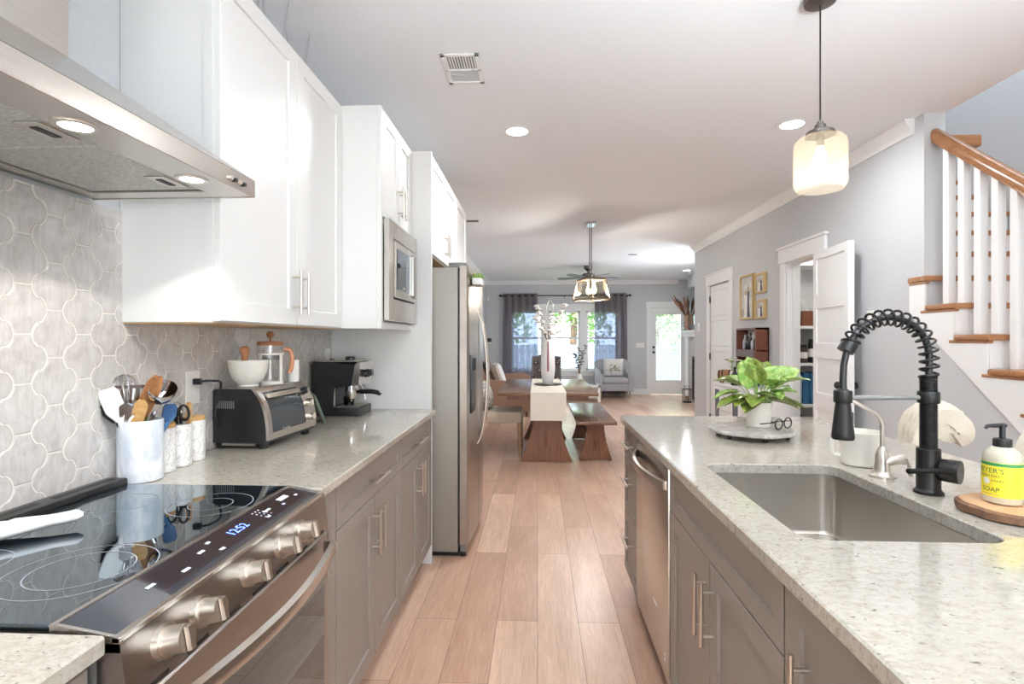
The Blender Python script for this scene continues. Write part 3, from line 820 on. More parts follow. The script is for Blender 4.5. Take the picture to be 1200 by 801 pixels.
# ---- refrigerator
FY0, FY1, FX = 3.205, 4.080, -.482
t = thing('refrigerator', 'stainless side-by-side refrigerator with bowed handles and dark dispenser', 'refrigerator', (-.83, 3.64, 0))
MB().box(-1.19, FX, FY0, FY1, .03, 1.752, .006).build('body', M_fridge_side, t)
MB().box(-1.15, FX + .02, FY0 + .02, FY1 - .02, .002, .03).build('base_grille', M_black, t)
ym = 3.60
def fridge_door(a, b):
    rings = []
    for i in range(13):
        y = a + (b - a) * i / 12; s = (y - FY0) / (FY1 - FY0)
        xo = FX + .062 + .020 * math.sin(PI * s)
        e = .008 * (i in (0, 12))
        rings.append([(FX + .012, y, .075), (xo - e, y, .075), (xo - e, y, 1.762), (FX + .012, y, 1.762)])
    return MB().ring_loft(rings)
dl = fridge_door(FY0, ym - .003).build('door', M_steeld, t); dr = fridge_door(ym + .003, FY1).build('door', M_steeld, t)
dl['label'] = 'near freezer door with ice dispenser'
MB().box(FX, FX + .012, FY0 + .01, FY1 - .01, .08, 1.75).build('door_gasket', M_iron, t)
for dd, y in ((dl, ym - .045), (dr, ym + .045)):
    pts = []
    for k in range(19):
        q = k / 18; z = .62 + (1.50 - .62) * q
        pts.append((FX + .080 + .066 * math.sin(PI * q) ** .6, y, z))
    rings = [[p + Vector((.008 * math.cos(w), .013 * math.sin(w), 0)) for w in [2 * PI * j / 10 for j in range(10)]] for p in map(Vector, pts)]
    MB().ring_loft(rings).build('handle', M_nickel, dd)
s = lambda y: FX + .062 + .020 * math.sin(PI * (y - FY0) / (FY1 - FY0))
mb = MB().box(s(3.36) - .01, s(3.36) + .006, 3.27, 3.48, .86, 1.22, .006); ds = mb.build('dispenser', M_black, dl)
MB().box(s(3.36) + .004, s(3.36) + .008, 3.285, 3.465, 1.12, 1.20, .002).build('dispenser_display', M_glassblk, ds)
for y in (FY0 + .05, FY1 - .05): MB().box(FX - .06, FX + .05, y - .035, y + .035, 1.752, 1.785, .008).build('hinge_cover', M_grey, t)
MB().box(FX + .012, FX + .05, FY0 + .01, FY1 - .01, .028, .072, .004).build('kick_plate', M_grey, t)
MB().cyl((FX + .03, FY0 + .03, .001), (FX + .03, FY0 + .03, .035), .018, n=12).build('foot', M_black, t)

# planter stuck on the refrigerator door
t = thing('magnetic_planter', 'small white planter with green sprigs stuck on the refrigerator door', 'planter', (s(3.36) + .03, 3.38, 1.64))
MB().box(s(3.36) + .003, s(3.36) + .065, 3.28, 3.44, 1.655, 1.70, .012).build('pot', M_white, t)
mb = MB()
for k in range(70):
    a = random.uniform(3.285, 3.435); x = s(3.36) + random.uniform(.01, .06); h = random.uniform(.015, .045); w = .006; q = random.uniform(0, PI)
    dx, dy = w * math.cos(q), w * math.sin(q); lx, ly = random.uniform(-.012, .012), random.uniform(-.012, .012)
    mb.add([(x, a, 1.695), (x + dx + lx / 2, a + dy + ly / 2, 1.695 + h * .6), (x + lx, a + ly, 1.695 + h), (x - dx + lx / 2, a - dy + ly / 2, 1.695 + h * .6)], [(0, 1, 2, 3)])
mb.build('sprigs', M_leafg, t)

# ------------------------------------------------------------------ island
IXF = .462
IX1, IY0, IY1 = 1.466, -.55, 2.885
SX0, SX1, SY0, SY1 = .548, .962, 1.122, 1.790
def rrect(x0, x1, y0, y1, r, n=6):
    P = []
    for cx, cy, a0 in ((x1 - r, y1 - r, 0), (x0 + r, y1 - r, PI / 2), (x0 + r, y0 + r, PI), (x1 - r, y0 + r, 1.5 * PI)):
        for k in range(n + 1):
            a = a0 + PI / 2 * k / n; P.append((cx + r * math.cos(a), cy + r * math.sin(a)))
    return P
inner = rrect(SX0, SX1, SY0, SY1, .05, 6); N = len(inner)
outer = []
for x, y in inner:   # matching points on the slab outline
    cx, cy = (SX0 + SX1) / 2, (SY0 + SY1) / 2; dx, dy = x - cx, y - cy
    hx, hy = (SX1 - SX0) / 2, (SY1 - SY0) / 2
    k = max(abs(dx) / hx, abs(dy) / hy); ux, uy = dx / hx / k, dy / hy / k
    ox = IX1 if ux > .999 else .442 if ux < -.999 else x
    oy = IY1 if uy > .999 else IY0 if uy < -.999 else y
    outer.append((ox, oy))
# put exact corners in
for cx, cy in ((IX1, IY1), (.442, IY1), (.442, IY0), (IX1, IY0)):
    j = min(range(N), key=lambda i: (abs(outer[i][0] - cx) / 1.0 + abs(outer[i][1] - cy) / 3)); 
    outer[j] = (cx, cy)
def R3(P, z, ins=0): return [(min(max(x, .442 + ins), IX1 - ins), min(max(y, IY0 + ins), IY1 - ins), z) for x, y in P]
cxs, cys = (SX0 + SX1) / 2, (SY0 + SY1) / 2
grow = lambda P, g: [(cxs + (x - cxs) * (1 + g / .2), cys + (y - cys) * (1 + g / .33)) for x, y in P]
mb = MB().ring_loft([R3(grow(inner, .003), .91), R3(outer, .91, .004), R3(outer, .906), R3(outer, .88), R3(inner, .88), R3(inner, .907)], closed=True)
tag(mb.build('island_countertop', M_granite, keep=True, angle=25), 'pale speckled granite island worktop with the sink cut-out', 'countertop')
# sink
t = thing('sink', 'rectangular stainless undermount sink in the island worktop', 'sink', (cxs, cys, .66))
def rr(g, r, z): return [(x, y, z) for x, y in rrect(SX0 - g, SX1 + g, SY0 - g, SY1 + g, r, 6)]
mb = MB().ring_loft([rr(.022, .06, .8795), rr(-.003, .048, .8795), rr(-.006, .046, .70), rr(-.012, .042, .688), rr(-.03, .03, .682)], caps=False)
mb.add(rr(-.03, .03, .682), [tuple(range(N))])
mb.build('basin', M_steel, t)
MB().lathe([(.02, .0005), (.045, .001), (.055, .003), (.058, .0005)], (.76, 1.5, .6825), 28).build('drain', M_chrome, t)

# island base units
base_unit('island_cabinet', 'taupe island cabinet with double doors under the sink', 1.027, 1.886, IXF, -1, .60, drawer_handle=False, top=.66)
base_unit('island_cabinet', 'taupe island cabinet at the near right corner of the frame', .42, 1.024, IXF, -1, .60, doors=1, drawer=None)
_c = [o for o in bpy.data.objects if o.get('label', '').startswith('taupe island cabinet at the near')][0]
_d = [k for k in kids(_c) if k.name.startswith('door')][0]
pull(_d, (IXF, .93, .70), (0, 0, 1), .17, (-1, 0, 0))
base_unit('island_cabinet', 'taupe island cabinet nearest the camera', -.5, .417, IXF, -1, .60, doors=2, drawer=None)
t = thing('island_cabinet', 'narrow taupe island cabinet of three drawers beyond the dishwasher', 'cabinet', (.76, 2.68, 0))
MB().box(IXF + .021, 1.06, 2.494, 2.862, .105, .879).box(IXF + .075, 1.06, 2.494, 2.862, .001, .105).build('body', M_cabt, t, smooth=False)
for a, b in ((.715, .868), (.43, .71), (.115, .425)):
    d = MB().shaker((IXF + .021, 2.497, a), (0, 1, 0), (0, 0, 1), (-1, 0, 0), .362, b - a, .021, .045).build('drawer', M_cabt, t)
    pull(d, (IXF, 2.678, (a + b) / 2 + (0.04 if a < .7 else 0)), (0, 1, 0), .17, (-1, 0, 0))
tag(MB().box(1.062, 1.085, -.5, 2.862, .001, .879, .002).build('island_back_panel', M_cabt, smooth=False), 'taupe back panel of the island under the seating overhang', 'panel')
# dishwasher
t = thing('dishwasher', 'stainless dishwasher with bowed handle in the island', 'dishwasher', (.76, 2.19, 0))
MB().box(IXF + .03, 1.05, 1.893, 2.487, .105, .875).build('body', M_grey, t, smooth=False)
MB().box(IXF + .05, IXF + .065, 1.893, 2.487, .005, .105).build('kick_plate', M_black, t, smooth=False)
d = MB().box(IXF - .006, IXF + .03, 1.893, 2.487, .112, .870, .006).build('door', M_steelh, t)
pts = [(IXF - .004, 2.467, .80)] + [(IXF - .012 - .045 * math.sin(PI * k / 14) ** .8, 2.462 - .544 * k / 14, .80) for k in range(15)] + [(IXF - .004, 1.913, .80)]
rings = [[Vector(p) + Vector((a, 0, b)) for a, b in ((.006, -.017), (-.005, -.015), (-.008, 0), (-.005, .015), (.006, .017))] for p in pts]
MB().ring_loft(rings).build('handle', M_nickel, d)
vs, fs = text_geo('S', .045, depth=.0004); mb = MB()
mb.add([Vector((IXF - .0066 - v.z, 1.935 - v.x, .18 + v.y)) for v in vs], fs); mb.build('badge', M_plate, d, smooth=False)
mb = MB()
for k in range(5): mb.box(IXF - .0068, IXF - .0055, 2.115 - k * .012, 2.123 - k * .012, .296, .304)
mb.build('indicator_marks', M_plate, d, smooth=False)

# ------------------------------------------------------------------ faucets on the island
FY = 1.475
t = thing('spring_faucet', 'black spring pull-down faucet behind the sink', 'faucet', (1.04, FY, .91))
fx = 1.042
MB().lathe([(.034, 0), (.034, .006), (.029, .010), (.0275, .014), (.0275, .118), (.025, .120)], (fx, FY, .9105), 32).build('body', M_blackm, t)
mb = MB(); prof = []
for k in range(46):
    z = .120 + k * .0042; prof += [(.0185, z), (.0205, z + .0012), (.0205, z + .0026), (.0185, z + .0038)]
mb.lathe(prof, (fx, FY, .9105), 24).build('ribbed_column', M_blackm, t)
MB().lathe([(.024, 0), (.0255, .003), (.0255, .028), (.024, .031)], (fx, FY, 1.150), 28).build('collar', M_blackm, t)
path = smooth_path([(fx, FY, 1.215), (1.044, FY, 1.255), (1.040, FY, 1.300), (1.022, FY, 1.338), (.994, FY, 1.362), (.960, FY, 1.376), (.926, FY, 1.378), (.890, FY, 1.366), (.858, FY, 1.340), (.836, FY, 1.306)], 10)
# arc-length resample
def resample(P, n):
    L = [0]
    for a, b in zip(P, P[1:]): L.append(L[-1] + (b - a).length)
    out = []; j = 0
    for i in range(n):
        q = L[-1] * i / (n - 1)
        while j < len(L) - 2 and L[j + 1] < q: j += 1
        out.append(P[j].lerp(P[j + 1], (q - L[j]) / max(L[j + 1] - L[j], 1e-9)))
    return out
P = resample(path, 17 * 16 + 1); turns = 17; R = .0205; hx = []
for i, p in enumerate(P):
    tg = (P[min(i + 1, len(P) - 1)] - P[max(i - 1, 0)]).normalized(); u = Vector((0, 1, 0)); w = tg.cross(u)
    a = 2 * PI * i / 16; hx.append(p + (u * math.cos(a) + w * math.sin(a)) * R)
MB().tube(hx, .0033, 8).build('spring', M_blackm, t)
hose = resample(path, 40) + [Vector(p) for p in ((.828, FY, 1.28), (.822, FY, 1.25), (.820, FY, 1.215), (.820, FY, 1.17))]
MB().tube(hose, .0085, 12).build('hose', M_black, t)
MB().cyl((.840, FY, 1.312), (.826, FY, 1.288), .021, n=24).build('spring_cap', M_blackm, t)
hd = MB().lathe([(.012, .135), (.0165, .130), (.0165, .105), (.019, .09), (.0265, .02), (.028, .006), (.026, 0)][::-1], (.820, FY, 1.052), 28).build('spray_head', M_blackm, t)
MB().box(.838, .848, FY - .004, FY + .004, 1.09, 1.125, .003).build('spray_button', M_black, hd)
MB().lathe([(.021, 0), (.0225, .003), (.0225, .030), (.021, .033)], (.820, FY, 1.150), 24).build('holder_ring', M_blackm, t)
MB().cyl((fx - .02, FY, 1.165), (.838, FY, 1.163), .0065, n=12).build('support_arm', M_grey, t)
ax = Vector((.62, -.78, 0)).normalized()
c = Vector((fx, FY, .978))
vb = MB().cyl(c + ax * .02, c + ax * .030, .024, .029, n=28).cyl(c + ax * .030, c + ax * .060, .029, .030, n=28).cyl(c + ax * .0605, c + ax * .068, .030, .0295, n=28).build('valve', M_blackm, t)
lv = c + ax * .045
MB().tube([lv + Vector((-.02, -.002, .0)), lv + Vector((-.05, -.008, .002)), lv + Vector((-.118, -.020, .003))], [.007, .0062, .0068], 10).build('lever', M_blackm, vb)

t = thing('filter_faucet', 'small satin nickel filter faucet between the white container and black faucet', 'faucet', (1.029, 1.646, .91))
MB().lathe([(.034, 0), (.034, .004), (.026, .010), (.022, .02), (.0185, .045), (.019, .06), (.014, .076), (.011, .083), (.008, .09)], (1.029, 1.646, .9105), 28).build('body', M_nickel, t)
MB().tube(smooth_path([(1.029, 1.646, .995), (1.029, 1.646, 1.04), (1.028, 1.646, 1.066), (1.016, 1.648, 1.091), (.985, 1.652, 1.113), (.936, 1.66, 1.142), (.925, 1.66, 1.142)], 5), .0062, 12).build('spout', M_nickel, t)
vb = MB().tube([(1.035, 1.640, .955), (1.060, 1.628, .963), (1.078, 1.618, .968)], [.014, .012, .017], 16).build('valve', M_nickel, t)
MB().tube([(1.080, 1.617, .972), (1.085, 1.612, .95), (1.090, 1.610, .922)], [.004, .006, .008], 10).build('lever', M_nickel, vb)

t = thing('ceramic_container', 'cream ceramic container with side handle behind the small nickel faucet', 'container', (1.058, 1.80, .91))
MB().lathe([(.052, 0), (.058, .003), (.060, .012), (.060, .098), (.063, .103), (.063, .109), (.057, .109), (.055, .10), (.055, .01), (.0, .008)], (1.058, 1.80, .9105), 36, caps=False).build('bowl', M_cream, t)
MB().tube(smooth_path([(1.002, 1.818, .935), (.986, 1.826, .940), (.981, 1.829, .965), (.986, 1.826, .992), (1.002, 1.818, .997)], 5), .007, 10).build('handle', M_cream, t)

# soap on a wood slice
t = thing('wood_slice', 'round wood slice with bark edge under the soap bottle', 'wood slice', (1.11, 1.30, .91))
def rag(r, z, k=1.0): return [(1.11 + r * (1 + .03 * math.sin(5 * a + 1) + .015 * math.sin(11 * a)) * math.cos(a), 1.30 + r * (1 + .03 * math.sin(5 * a + 1) + .015 * math.sin(11 * a)) * math.sin(a), z) for a in [2 * PI * j / 48 for j in range(48)]]
MB().ring_loft([rag(.096, .9112), rag(.102, .914), rag(.104, .930), rag(.100, .9335)]).build('bark_rim', M_bark, t)
M_slice = noisy('slice_wood', (206, 164, 124), (186, 142, 102), 16, .5)
MB().ring_loft([rag(.0955, .9325), rag(.0955, .9352)]).build('cut_face', M_slice, t)
M_soapb = mat('soap_plastic', (232, 226, 204), .25, 0, Transmission_Weight=.25)
M_soapliq = mat('soap_liquid', (222, 196, 130), .25, 0)
M_label = mat('label_yellow', (250, 226, 62), .4); M_labelg = mat('label_green', (40, 128, 72), .4); M_labelt = mat('label_text', (44, 110, 62), .5)


def bottle(bx, by, name, label, lab, band, txt):
    t = thing(name, label, 'soap bottle', (bx, by, .9312))
    zb = .9356
    MB().lathe([(.030, 0), (.036, .004), (.0372, .012), (.0372, .024), (.0372, .100), (.0362, .112), (.030, .124), (.020, .131), (.0155, .133)], (bx, by, zb), 36).build('bottle', M_soapb, t)
    L = MB().lathe([(.0373, .018), (.0378, .018), (.0378, .098), (.0373, .098)], (bx, by, zb), 48, caps=False).build('label', lab, t)
    MB().lathe([(.0379, .090), (.0381, .090), (.0381, .097), (.0379, .097)], (bx, by, zb), 48, caps=False).build('label_band', band, L)
    p = MB().lathe([(.017, .132), (.0178, .134), (.0178, .149), (.016, .151), (.006, .152), (.006, .178), (.009, .179), (.009, .185)], (bx, by, zb), 24)
    d = Vector((-.86, -.2, 0)).normalized(); q = Vector((bx, by, zb + .182))
    p.tube([q + d * -.006, q + d * .022, q + d * .043, q + d * .048 + Vector((0, 0, -.005))], [.0055, .005, .004, .0034], 10)
    p.build('pump', M_black, t)
    for s_, sz, zc, a0, mt in txt:
        vs, fs = text_geo(s_, sz); mb = MB(); r = .0383
        P = []
        for v in vs:
            a = a0 + v.x / r
            P.append((bx + r * math.cos(a), by + r * math.sin(a), zb + zc + v.y))
        mb.add(P, fs); mb.build('label_text', mt, L, smooth=False)
    return t


A0 = math.atan2(-1.312, -1.095) - math.radians(40)
M_lblue = mat('label_small', (120, 130, 120), .5)
bottle(1.095, 1.312, 'soap_bottle', 'yellow-labelled soap bottle with black pump on the wood slice', M_label, M_labelg,
       [("MEYER'S", .0165, .078, A0, M_labelt), ('CLEAN DAY', .0085, .066, A0, M_labelt), ('SOAP', .0150, .034, A0 + .10, M_labelt), ('HAND', .008, .055, A0 + .45, M_labelt), ('honeysuckle scent', .005, .024, A0 + .1, M_lblue)])
bt = [o for o in bpy.data.objects if o.name == 'soap_bottle'][0]
lb = [k for k in kids(bt) if k.name.startswith('label')][0]
mb = MB(); r = .0383; a1 = A0 - .12
n = 20
P = [(0, 0)] + [(.0075 * math.cos(2 * PI * k / n), .0075 * math.sin(2 * PI * k / n)) for k in range(n)]
mb.add([(1.095 + r * math.cos(a1 + x / r), 1.312 + r * math.sin(a1 + x / r), .9356 + .053 + y) for x, y in P], [(0, 1 + k, 1 + (k + 1) % n) for k in range(n)])
mb.build('label_emblem', M_plate, lb, smooth=False)
M_lab2 = mat('label_white', (236, 236, 242), .4); M_lab2b = mat('label_violet', (110, 100, 160), .4)
t = thing('lotion_bottle', 'pale bottle cut by the right frame edge beside the soap', 'bottle', (1.163, 1.300, .9312))
MB().lathe([(.024, 0), (.028, .004), (.029, .012), (.029, .075), (.022, .088), (.011, .093), (.011, .108)], (1.163, 1.300, .9356), 28).build('bottle', M_soapb, t)
MB().lathe([(.0291, .012), (.0295, .012), (.0295, .068), (.0291, .068)], (1.163, 1.300, .9356), 36, caps=False).build('label', M_lab2, t)

# plant on a footed board, eyeglasses
t = thing('serving_board', 'round grey marbled serving board on short feet holding the potted plant', 'board', (.905, 2.30, .91))
def brd(r, z): return [(.905 + r * (1 + .02 * math.sin(3 * a) + .012 * math.sin(7 * a + 1)) * math.cos(a), 2.30 + r * (1 + .02 * math.sin(3 * a) + .012 * math.sin(7 * a + 1)) * math.sin(a), z) for a in [2 * PI * j / 56 for j in range(56)]]
MB().ring_loft([brd(.163, .928), brd(.170, .932), brd(.170, .940), brd(.166, .943)]).build('top', M_marbleg, t)
for k in range(6):
    a = PI / 6 + k * PI / 3
    MB().lathe([(.008, 0), (.011, .0178)], (.905 + .135 * math.cos(a), 2.30 + .135 * math.sin(a), .9105), 12).build('foot', M_iron, t)
px_, py_, pz = .955, 2.355, .9435
t = thing('potted_plant', 'leafy green pothos in a cream pot on the grey board', 'potted plant', (px_, py_, pz))
MB().lathe([(.044, 0), (.046, .002), (.054, .100), (.054, .105), (.050, .105), (.046, .085), (.0, .085)], (px_, py_, pz), 36, caps=False).build('pot', M_cyclewhite, t)
MB().lathe([(.047, .084), (.047, .088), (.0, .090)], (px_, py_, pz), 24, caps=False).build('soil', M_soil, t)
rnd = random.Random(5)
def leaf_mesh(mb, base, dirv, upv, L, Wd, droop):
    d = dirv.normalized(); s = d.cross(upv).normalized(); u = s.cross(d)
    def fn(p, q):
        a = (q - .5) * 2; w = Wd * (math.sin(PI * min(1, p * .86 + .14)) ** .7) * (1 - .45 * p) * 1.3
        return base + d * (L * p + .12 * L * (abs(a) > .4) * (p < .1) * -1) + s * a * w + u * (abs(a) * .18 * w * 2 - droop * L * p * p + .02 * L * math.sin(9 * p + a * 2) * abs(a))
    mb.sheet(fn, 8, 4, .0012)
pc = Vector((px_, py_, pz + .088))
specs = []
for k in range(26):
    az = 2 * PI * k / 26 * 5 + rnd.uniform(-.3, .3); el = rnd.uniform(.15, 1.35)
    specs.append((az, el, rnd.uniform(.06, .10) + .03 * math.sin(el)))
specs += [(-.25, .12, .085), (-.1, .10, .06), (-2.9, .08, .10), (-2.2, -.02, .06), (-2.5, .2, .075), (-.6, .75, .12), (-.3, .9, .14)]
for k, (az, el, ln) in enumerate(specs):
    dv = Vector((math.cos(az) * math.cos(el), math.sin(az) * math.cos(el) * .8, math.sin(el)))
    tip = pc + dv * ln + Vector((0, 0, .015))
    b0 = pc + Vector((dv.x, dv.y, 0)) * .025
    MB().tube([b0 + Vector((0, 0, -.004)), (b0 + tip) / 2 + Vector((0, 0, .012)), tip], .0018, 6).build('stem', M_leafg, bpy.data.objects['potted_plant'])
    mb = MB(); od = Vector((dv.x, dv.y, .45 * math.sin(el) if el > .4 else -.1)); sz = rnd.uniform(.075, .105)
    leaf_mesh(mb, tip, od, Vector((0, 0, 1)) if el < .9 else Vector((-.5, -.8, .6)), sz * 1.1, sz * .47, .22)
    mb.build('leaf', M_leafd if (el < .35 or k % 6 == 0) else M_leafg, bpy.data.objects['potted_plant'])
t = thing('eyeglasses', 'black-framed eyeglasses lying on the grey board beside the plant pot', 'eyeglasses', (1.03, 2.30, .9435))
M_g = Matrix.Translation((1.028, 2.285, .9445)) @ Matrix.Rotation(math.radians(35), 4, 'Z')
mb = MB(); mb.M = M_g
for sx in (-.033, .033):
    mb.tube([(sx + .026 * math.cos(a), 0, .022 + .021 * math.sin(a)) for a in [2 * PI * j / 24 for j in range(24)]], .0028, 8, closed=True)
mb.tube([(-.009, 0, .027), (0, .001, .030), (.009, 0, .027)], .0025, 8); mb.build('frame', M_black, t)
for sx in (-1, 1):
    mb = MB(); mb.M = M_g; mb.tube([(sx * .059, 0, .030), (sx * .060, .03, .024), (sx * .052, .085, .012), (sx * .045, .11, .003)], .0022, 8); mb.build('temple', M_black, t)
    mb = MB(); mb.M = M_g; mb.cyl((sx * .033, -.0006, .022), (sx * .033, .0006, .022), .0245, n=24); mb.build('lens', M_glass, t)

# ------------------------------------------------------------------ left counter objects
def wall_plate(name, label, cat, x, y, z, w, h, axis='x', sockets=True, n=1):
    t = thing(name, label, cat, (x, y, z - h / 2))
    MB().box(x, x + .006, y - w / 2, y + w / 2, z - h / 2, z + h / 2, .002).build('plate', M_plate, t)
    for dz in (-.02, .02):
        MB().box(x + .006, x + .0075, y - .016, y + .016, z + dz - .014, z + dz + .014, .002).build('socket', M_white, t)
    return t
XTW = XT + .0052
wall_plate('wall_outlet', 'white wall outlet with the black plug by the toaster oven', 'outlet', XTW, 1.822, 1.150, .075, .118)
wall_plate('wall_outlet', 'white wall outlet behind the espresso machine', 'outlet', XTW, 3.03, 1.205, .075, .118)
# crock and utensils
CX, CY = -1.158, 1.504
tag(MB().lathe([(.054, 0), (.0575, .003), (.0575, .172), (.056, .176), (.0525, .176), (.051, .17), (.051, .012), (.0, .010)], (CX, CY, .9105), 40, caps=False).build('utensil_crock', M_marble), 'large white marble crock full of cooking utensils', 'crock')
def rod(mb, a, b, r0, r1=None, n=10): return mb.tube([a, (Vector(a) + Vector(b)) / 2, b], [r0, ((r0 + (r1 or r0)) / 2), r1 or r0], n)
def paddle(mb, c, d, nrm, L, Wd, th, taper=1.0, round_=.5, slots=0):
    """flat head: c = neck point, d = direction, nrm = face normal"""
    c, d = Vector(c), Vector(d).normalized(); s = d.cross(Vector(nrm)).normalized(); n_ = s.cross(d)
    def fn(p, q):
        a = (q - .5) * 2; e = 1 - (max(0, (p - .8) / .2) ** 2) * (1 - .2 / 1) * round_ ; w = Wd * (.35 + .65 * min(1, p * 3.2)) * (1 + (taper - 1) * p) * max(e, .25)
        return c + d * L * p + s * a * w + n_ * (.10 * Wd * a * a)
    if not slots: mb.sheet(fn, 12, 6, th)
    else:
        k = slots * 2 + 1
        for i in range(k):
            if i % 2 == 0: mb.sheet(lambda p, q, i=i: fn(.12 + p * .78, (i + q) / k), 6, 2, th)
        mb.sheet(lambda p, q: fn(p * .14, q), 3, 6, th); mb.sheet(lambda p, q: fn(.88 + p * .12, q), 3, 6, th)
CZB = .925
def utensil(name, label, foot, neck, mat_h, cat='utensil', r=.005):
    t = thing(name, label, cat, (CX + foot[0], CY + foot[1], CZB))
    f = Vector((CX + foot[0], CY + foot[1], CZB)); nk = Vector(neck)
    rod(MB(), f, nk, r).build('handle', mat_h, t)
    return t, nk, (nk - f).normalized()
toward = Vector((.72, -.62, .15))
t, nk, d = utensil('white_scraper', 'white cranked plastic scraper on the left side of the crock', (.022, -.012), (-1.178, 1.448, 1.098), M_white, r=.008)
mb = MB(); paddle(mb, nk - d * .01, Vector((-.30, -.10, .85)), toward, .098, .0235, .007, 1.05, .35); mb.build('head', M_white, t)
t, nk, d = utensil('black_turner', 'black nylon turner tucked behind the white scraper', (.02, -.02), (-1.190, 1.456, 1.085), M_black)
mb = MB(); paddle(mb, nk, Vector((-.28, -.06, .85)), toward, .085, .026, .004, 1.0, .3); mb.build('head', M_black, t)
t, nk, d = utensil('whisk', 'steel balloon whisk leaning against the tiles', (.01, -.03), (-1.186, 1.490, 1.125), M_chrome, r=.006)
for k in range(7):
    a = PI * k / 7; s1 = Vector((math.cos(a) * .7, math.sin(a), 0)); pts = []
    for j in range(29):
        q = 2 * PI * j / 28; w = .034 * math.sin(q) * (1 - .25 * math.cos(q)); pts.append(nk + d * .047 * (1 - math.cos(q)) + s1 * w)
    MB().tube(pts, .0012, 6).build('wire', M_chrome, t)
t, nk, d = utensil('slotted_turner', 'slotted steel turner standing in the middle of the crock', (0, .02), (-1.178, 1.486, 1.110), M_chrome)
mb = MB(); paddle(mb, nk, Vector((.05, -.02, .95)), toward, .078, .040, .0016, 1.05, .15, slots=4); mb.build('head', M_chrome, t)
t, nk, d = utensil('olive_spatula', 'olive green spatula behind the slotted turner', (-.03, .0), (-1.150, 1.520, 1.105), M_leafd)
mb = MB(); paddle(mb, nk, Vector((.10, .0, .9)), toward, .085, .017, .006, 1.0, .6); mb.build('head', noisy('olive_silicone', (92, 96, 48), (84, 88, 44), 20, .5), t)
for q, (fo, n_, lb) in enumerate((((-.03, .02), (-1.172, 1.500, 1.085), 'broad wooden spatula leaning right in the crock'), ((-.038, -.005), (-1.158, 1.480, 1.080), 'yellowish wooden spoon in front of the broad wooden spatula'))):
    t, nk, d = utensil('wooden_spatula' if q == 0 else 'wooden_spoon', lb, fo, n_, M_spoonwood if q == 0 else M_bamboo, r=.0075)
    mb = MB(); paddle(mb, nk - d * .02, Vector((.42, -.02, .85)) if q == 0 else Vector((.30, .0, .9)), toward, .165 if q == 0 else .09, .021 if q == 0 else .017, .006, 1.0, .7); mb.build('head', M_spoonwood if q == 0 else M_bamboo, t)
t, nk, d = utensil('ladle', 'polished steel ladle at the right side of the crock', (-.04, .0), (-1.122, 1.515, 1.110), M_chrome, r=.006)
mb = MB(); mb.M = Matrix.Translation(nk + Vector((.024, -.004, .058))) @ Matrix.Rotation(math.radians(38), 4, 'Y') @ Matrix.Rotation(math.radians(25), 4, 'X')
mb.lathe([(.004, -.045), (.018, -.040), (.034, -.024), (.040, 0), (.040, .012), (.0385, .012), (.037, 0), (.032, -.020), (.016, -.036), (.0, -.040)], (0, 0, 0), 24, caps=False, sx=.85); mb.build('bowl', M_chrome, t)
t, nk, d = utensil('blue_spatula', 'blue silicone spatula low behind the ladle', (-.03, .03), (-1.112, 1.555, 1.070), M_blue, r=.006)
mb = MB(); paddle(mb, nk, Vector((.1, .05, .9)), toward, .055, .018, .008, 1.0, .5); mb.build('head', mat('blue_silicone', (40, 76, 116), .4), t)
t, nk, d = utensil('steel_spoon', 'short steel spoon at the front of the crock', (0, .03), (-1.166, 1.462, 1.085), M_chrome)
mb = MB(); paddle(mb, nk, Vector((.0, -.05, .9)), toward, .055, .018, .003, 1.0, .9); mb.build('head', M_chrome, t)
# three marble canisters
canl = ['small marble canister with wooden lid touching the large crock', 'middle marble canister holding black scissors', 'farthest marble canister with wooden lid near the outlet']
for i, (x, y) in enumerate(((-1.166, 1.602), (-1.166, 1.682), (-1.174, 1.765))):
    t = thing('marble_canister', canl[i], 'canister', (x, y, .91), None)
    h = .135
    MB().lathe([(.036, 0), (.038, .002), (.038, h), (.035, h), (.034, h - .005), (.034, .01), (0, .008)], (x, y, .9105), 32, caps=False).build('jar', M_marblev, t)
    if i != 1: MB().lathe([(.0335, h - .01), (.0335, h), (.0372, h + .001), (.0372, h + .012), (.035, h + .0135)], (x, y, .9105), 32).build('lid', M_bamboo, t)
x, y = -1.166, 1.682
t = thing('scissors', 'black-handled scissors standing in the middle marble canister', 'scissors', (x, y, .925))
for sx in (-1, 1):
    b = Vector((x + sx * .004, y, .925)); m_ = Vector((x + sx * .006, y, 1.045)); c = Vector((x + sx * .020, y - .004, 1.082))
    MB().tube([b, m_], [.003, .006], 8).build('blade', M_chrome, t)
    mb = MB().tube([c + Vector((.0165 * math.cos(a), -.004 * math.sin(a), .024 * math.sin(a))) for a in [2 * PI * j / 22 for j in range(22)]], .0042, 8, closed=True).tube([m_, c + Vector((-sx * .010, 0, -.02))], .005, 8); mb.build('handle', M_black, t)
t = thing('peeler', 'wooden-handled tool standing beside the scissors in the canister', 'kitchen tool', (x + .012, y + .016, .925))
rod(MB(), (x + .008, y + .012, .93), (x + .016, y + .022, 1.04), .004).build('shaft', M_chrome, t); MB().box(x + .008, x + .026, y + .020, y + .029, 1.035, 1.112, .003).build('handle', M_bamboo, t)
t = thing('mesh_strainer', 'small steel whisk with looped wire standing behind the scissors', 'kitchen tool', (x - .012, y + .008, .925))
rod(MB(), (x - .008, y + .006, .93), (x - .014, y + .010, 1.05), .003).build('handle', M_chrome, t)
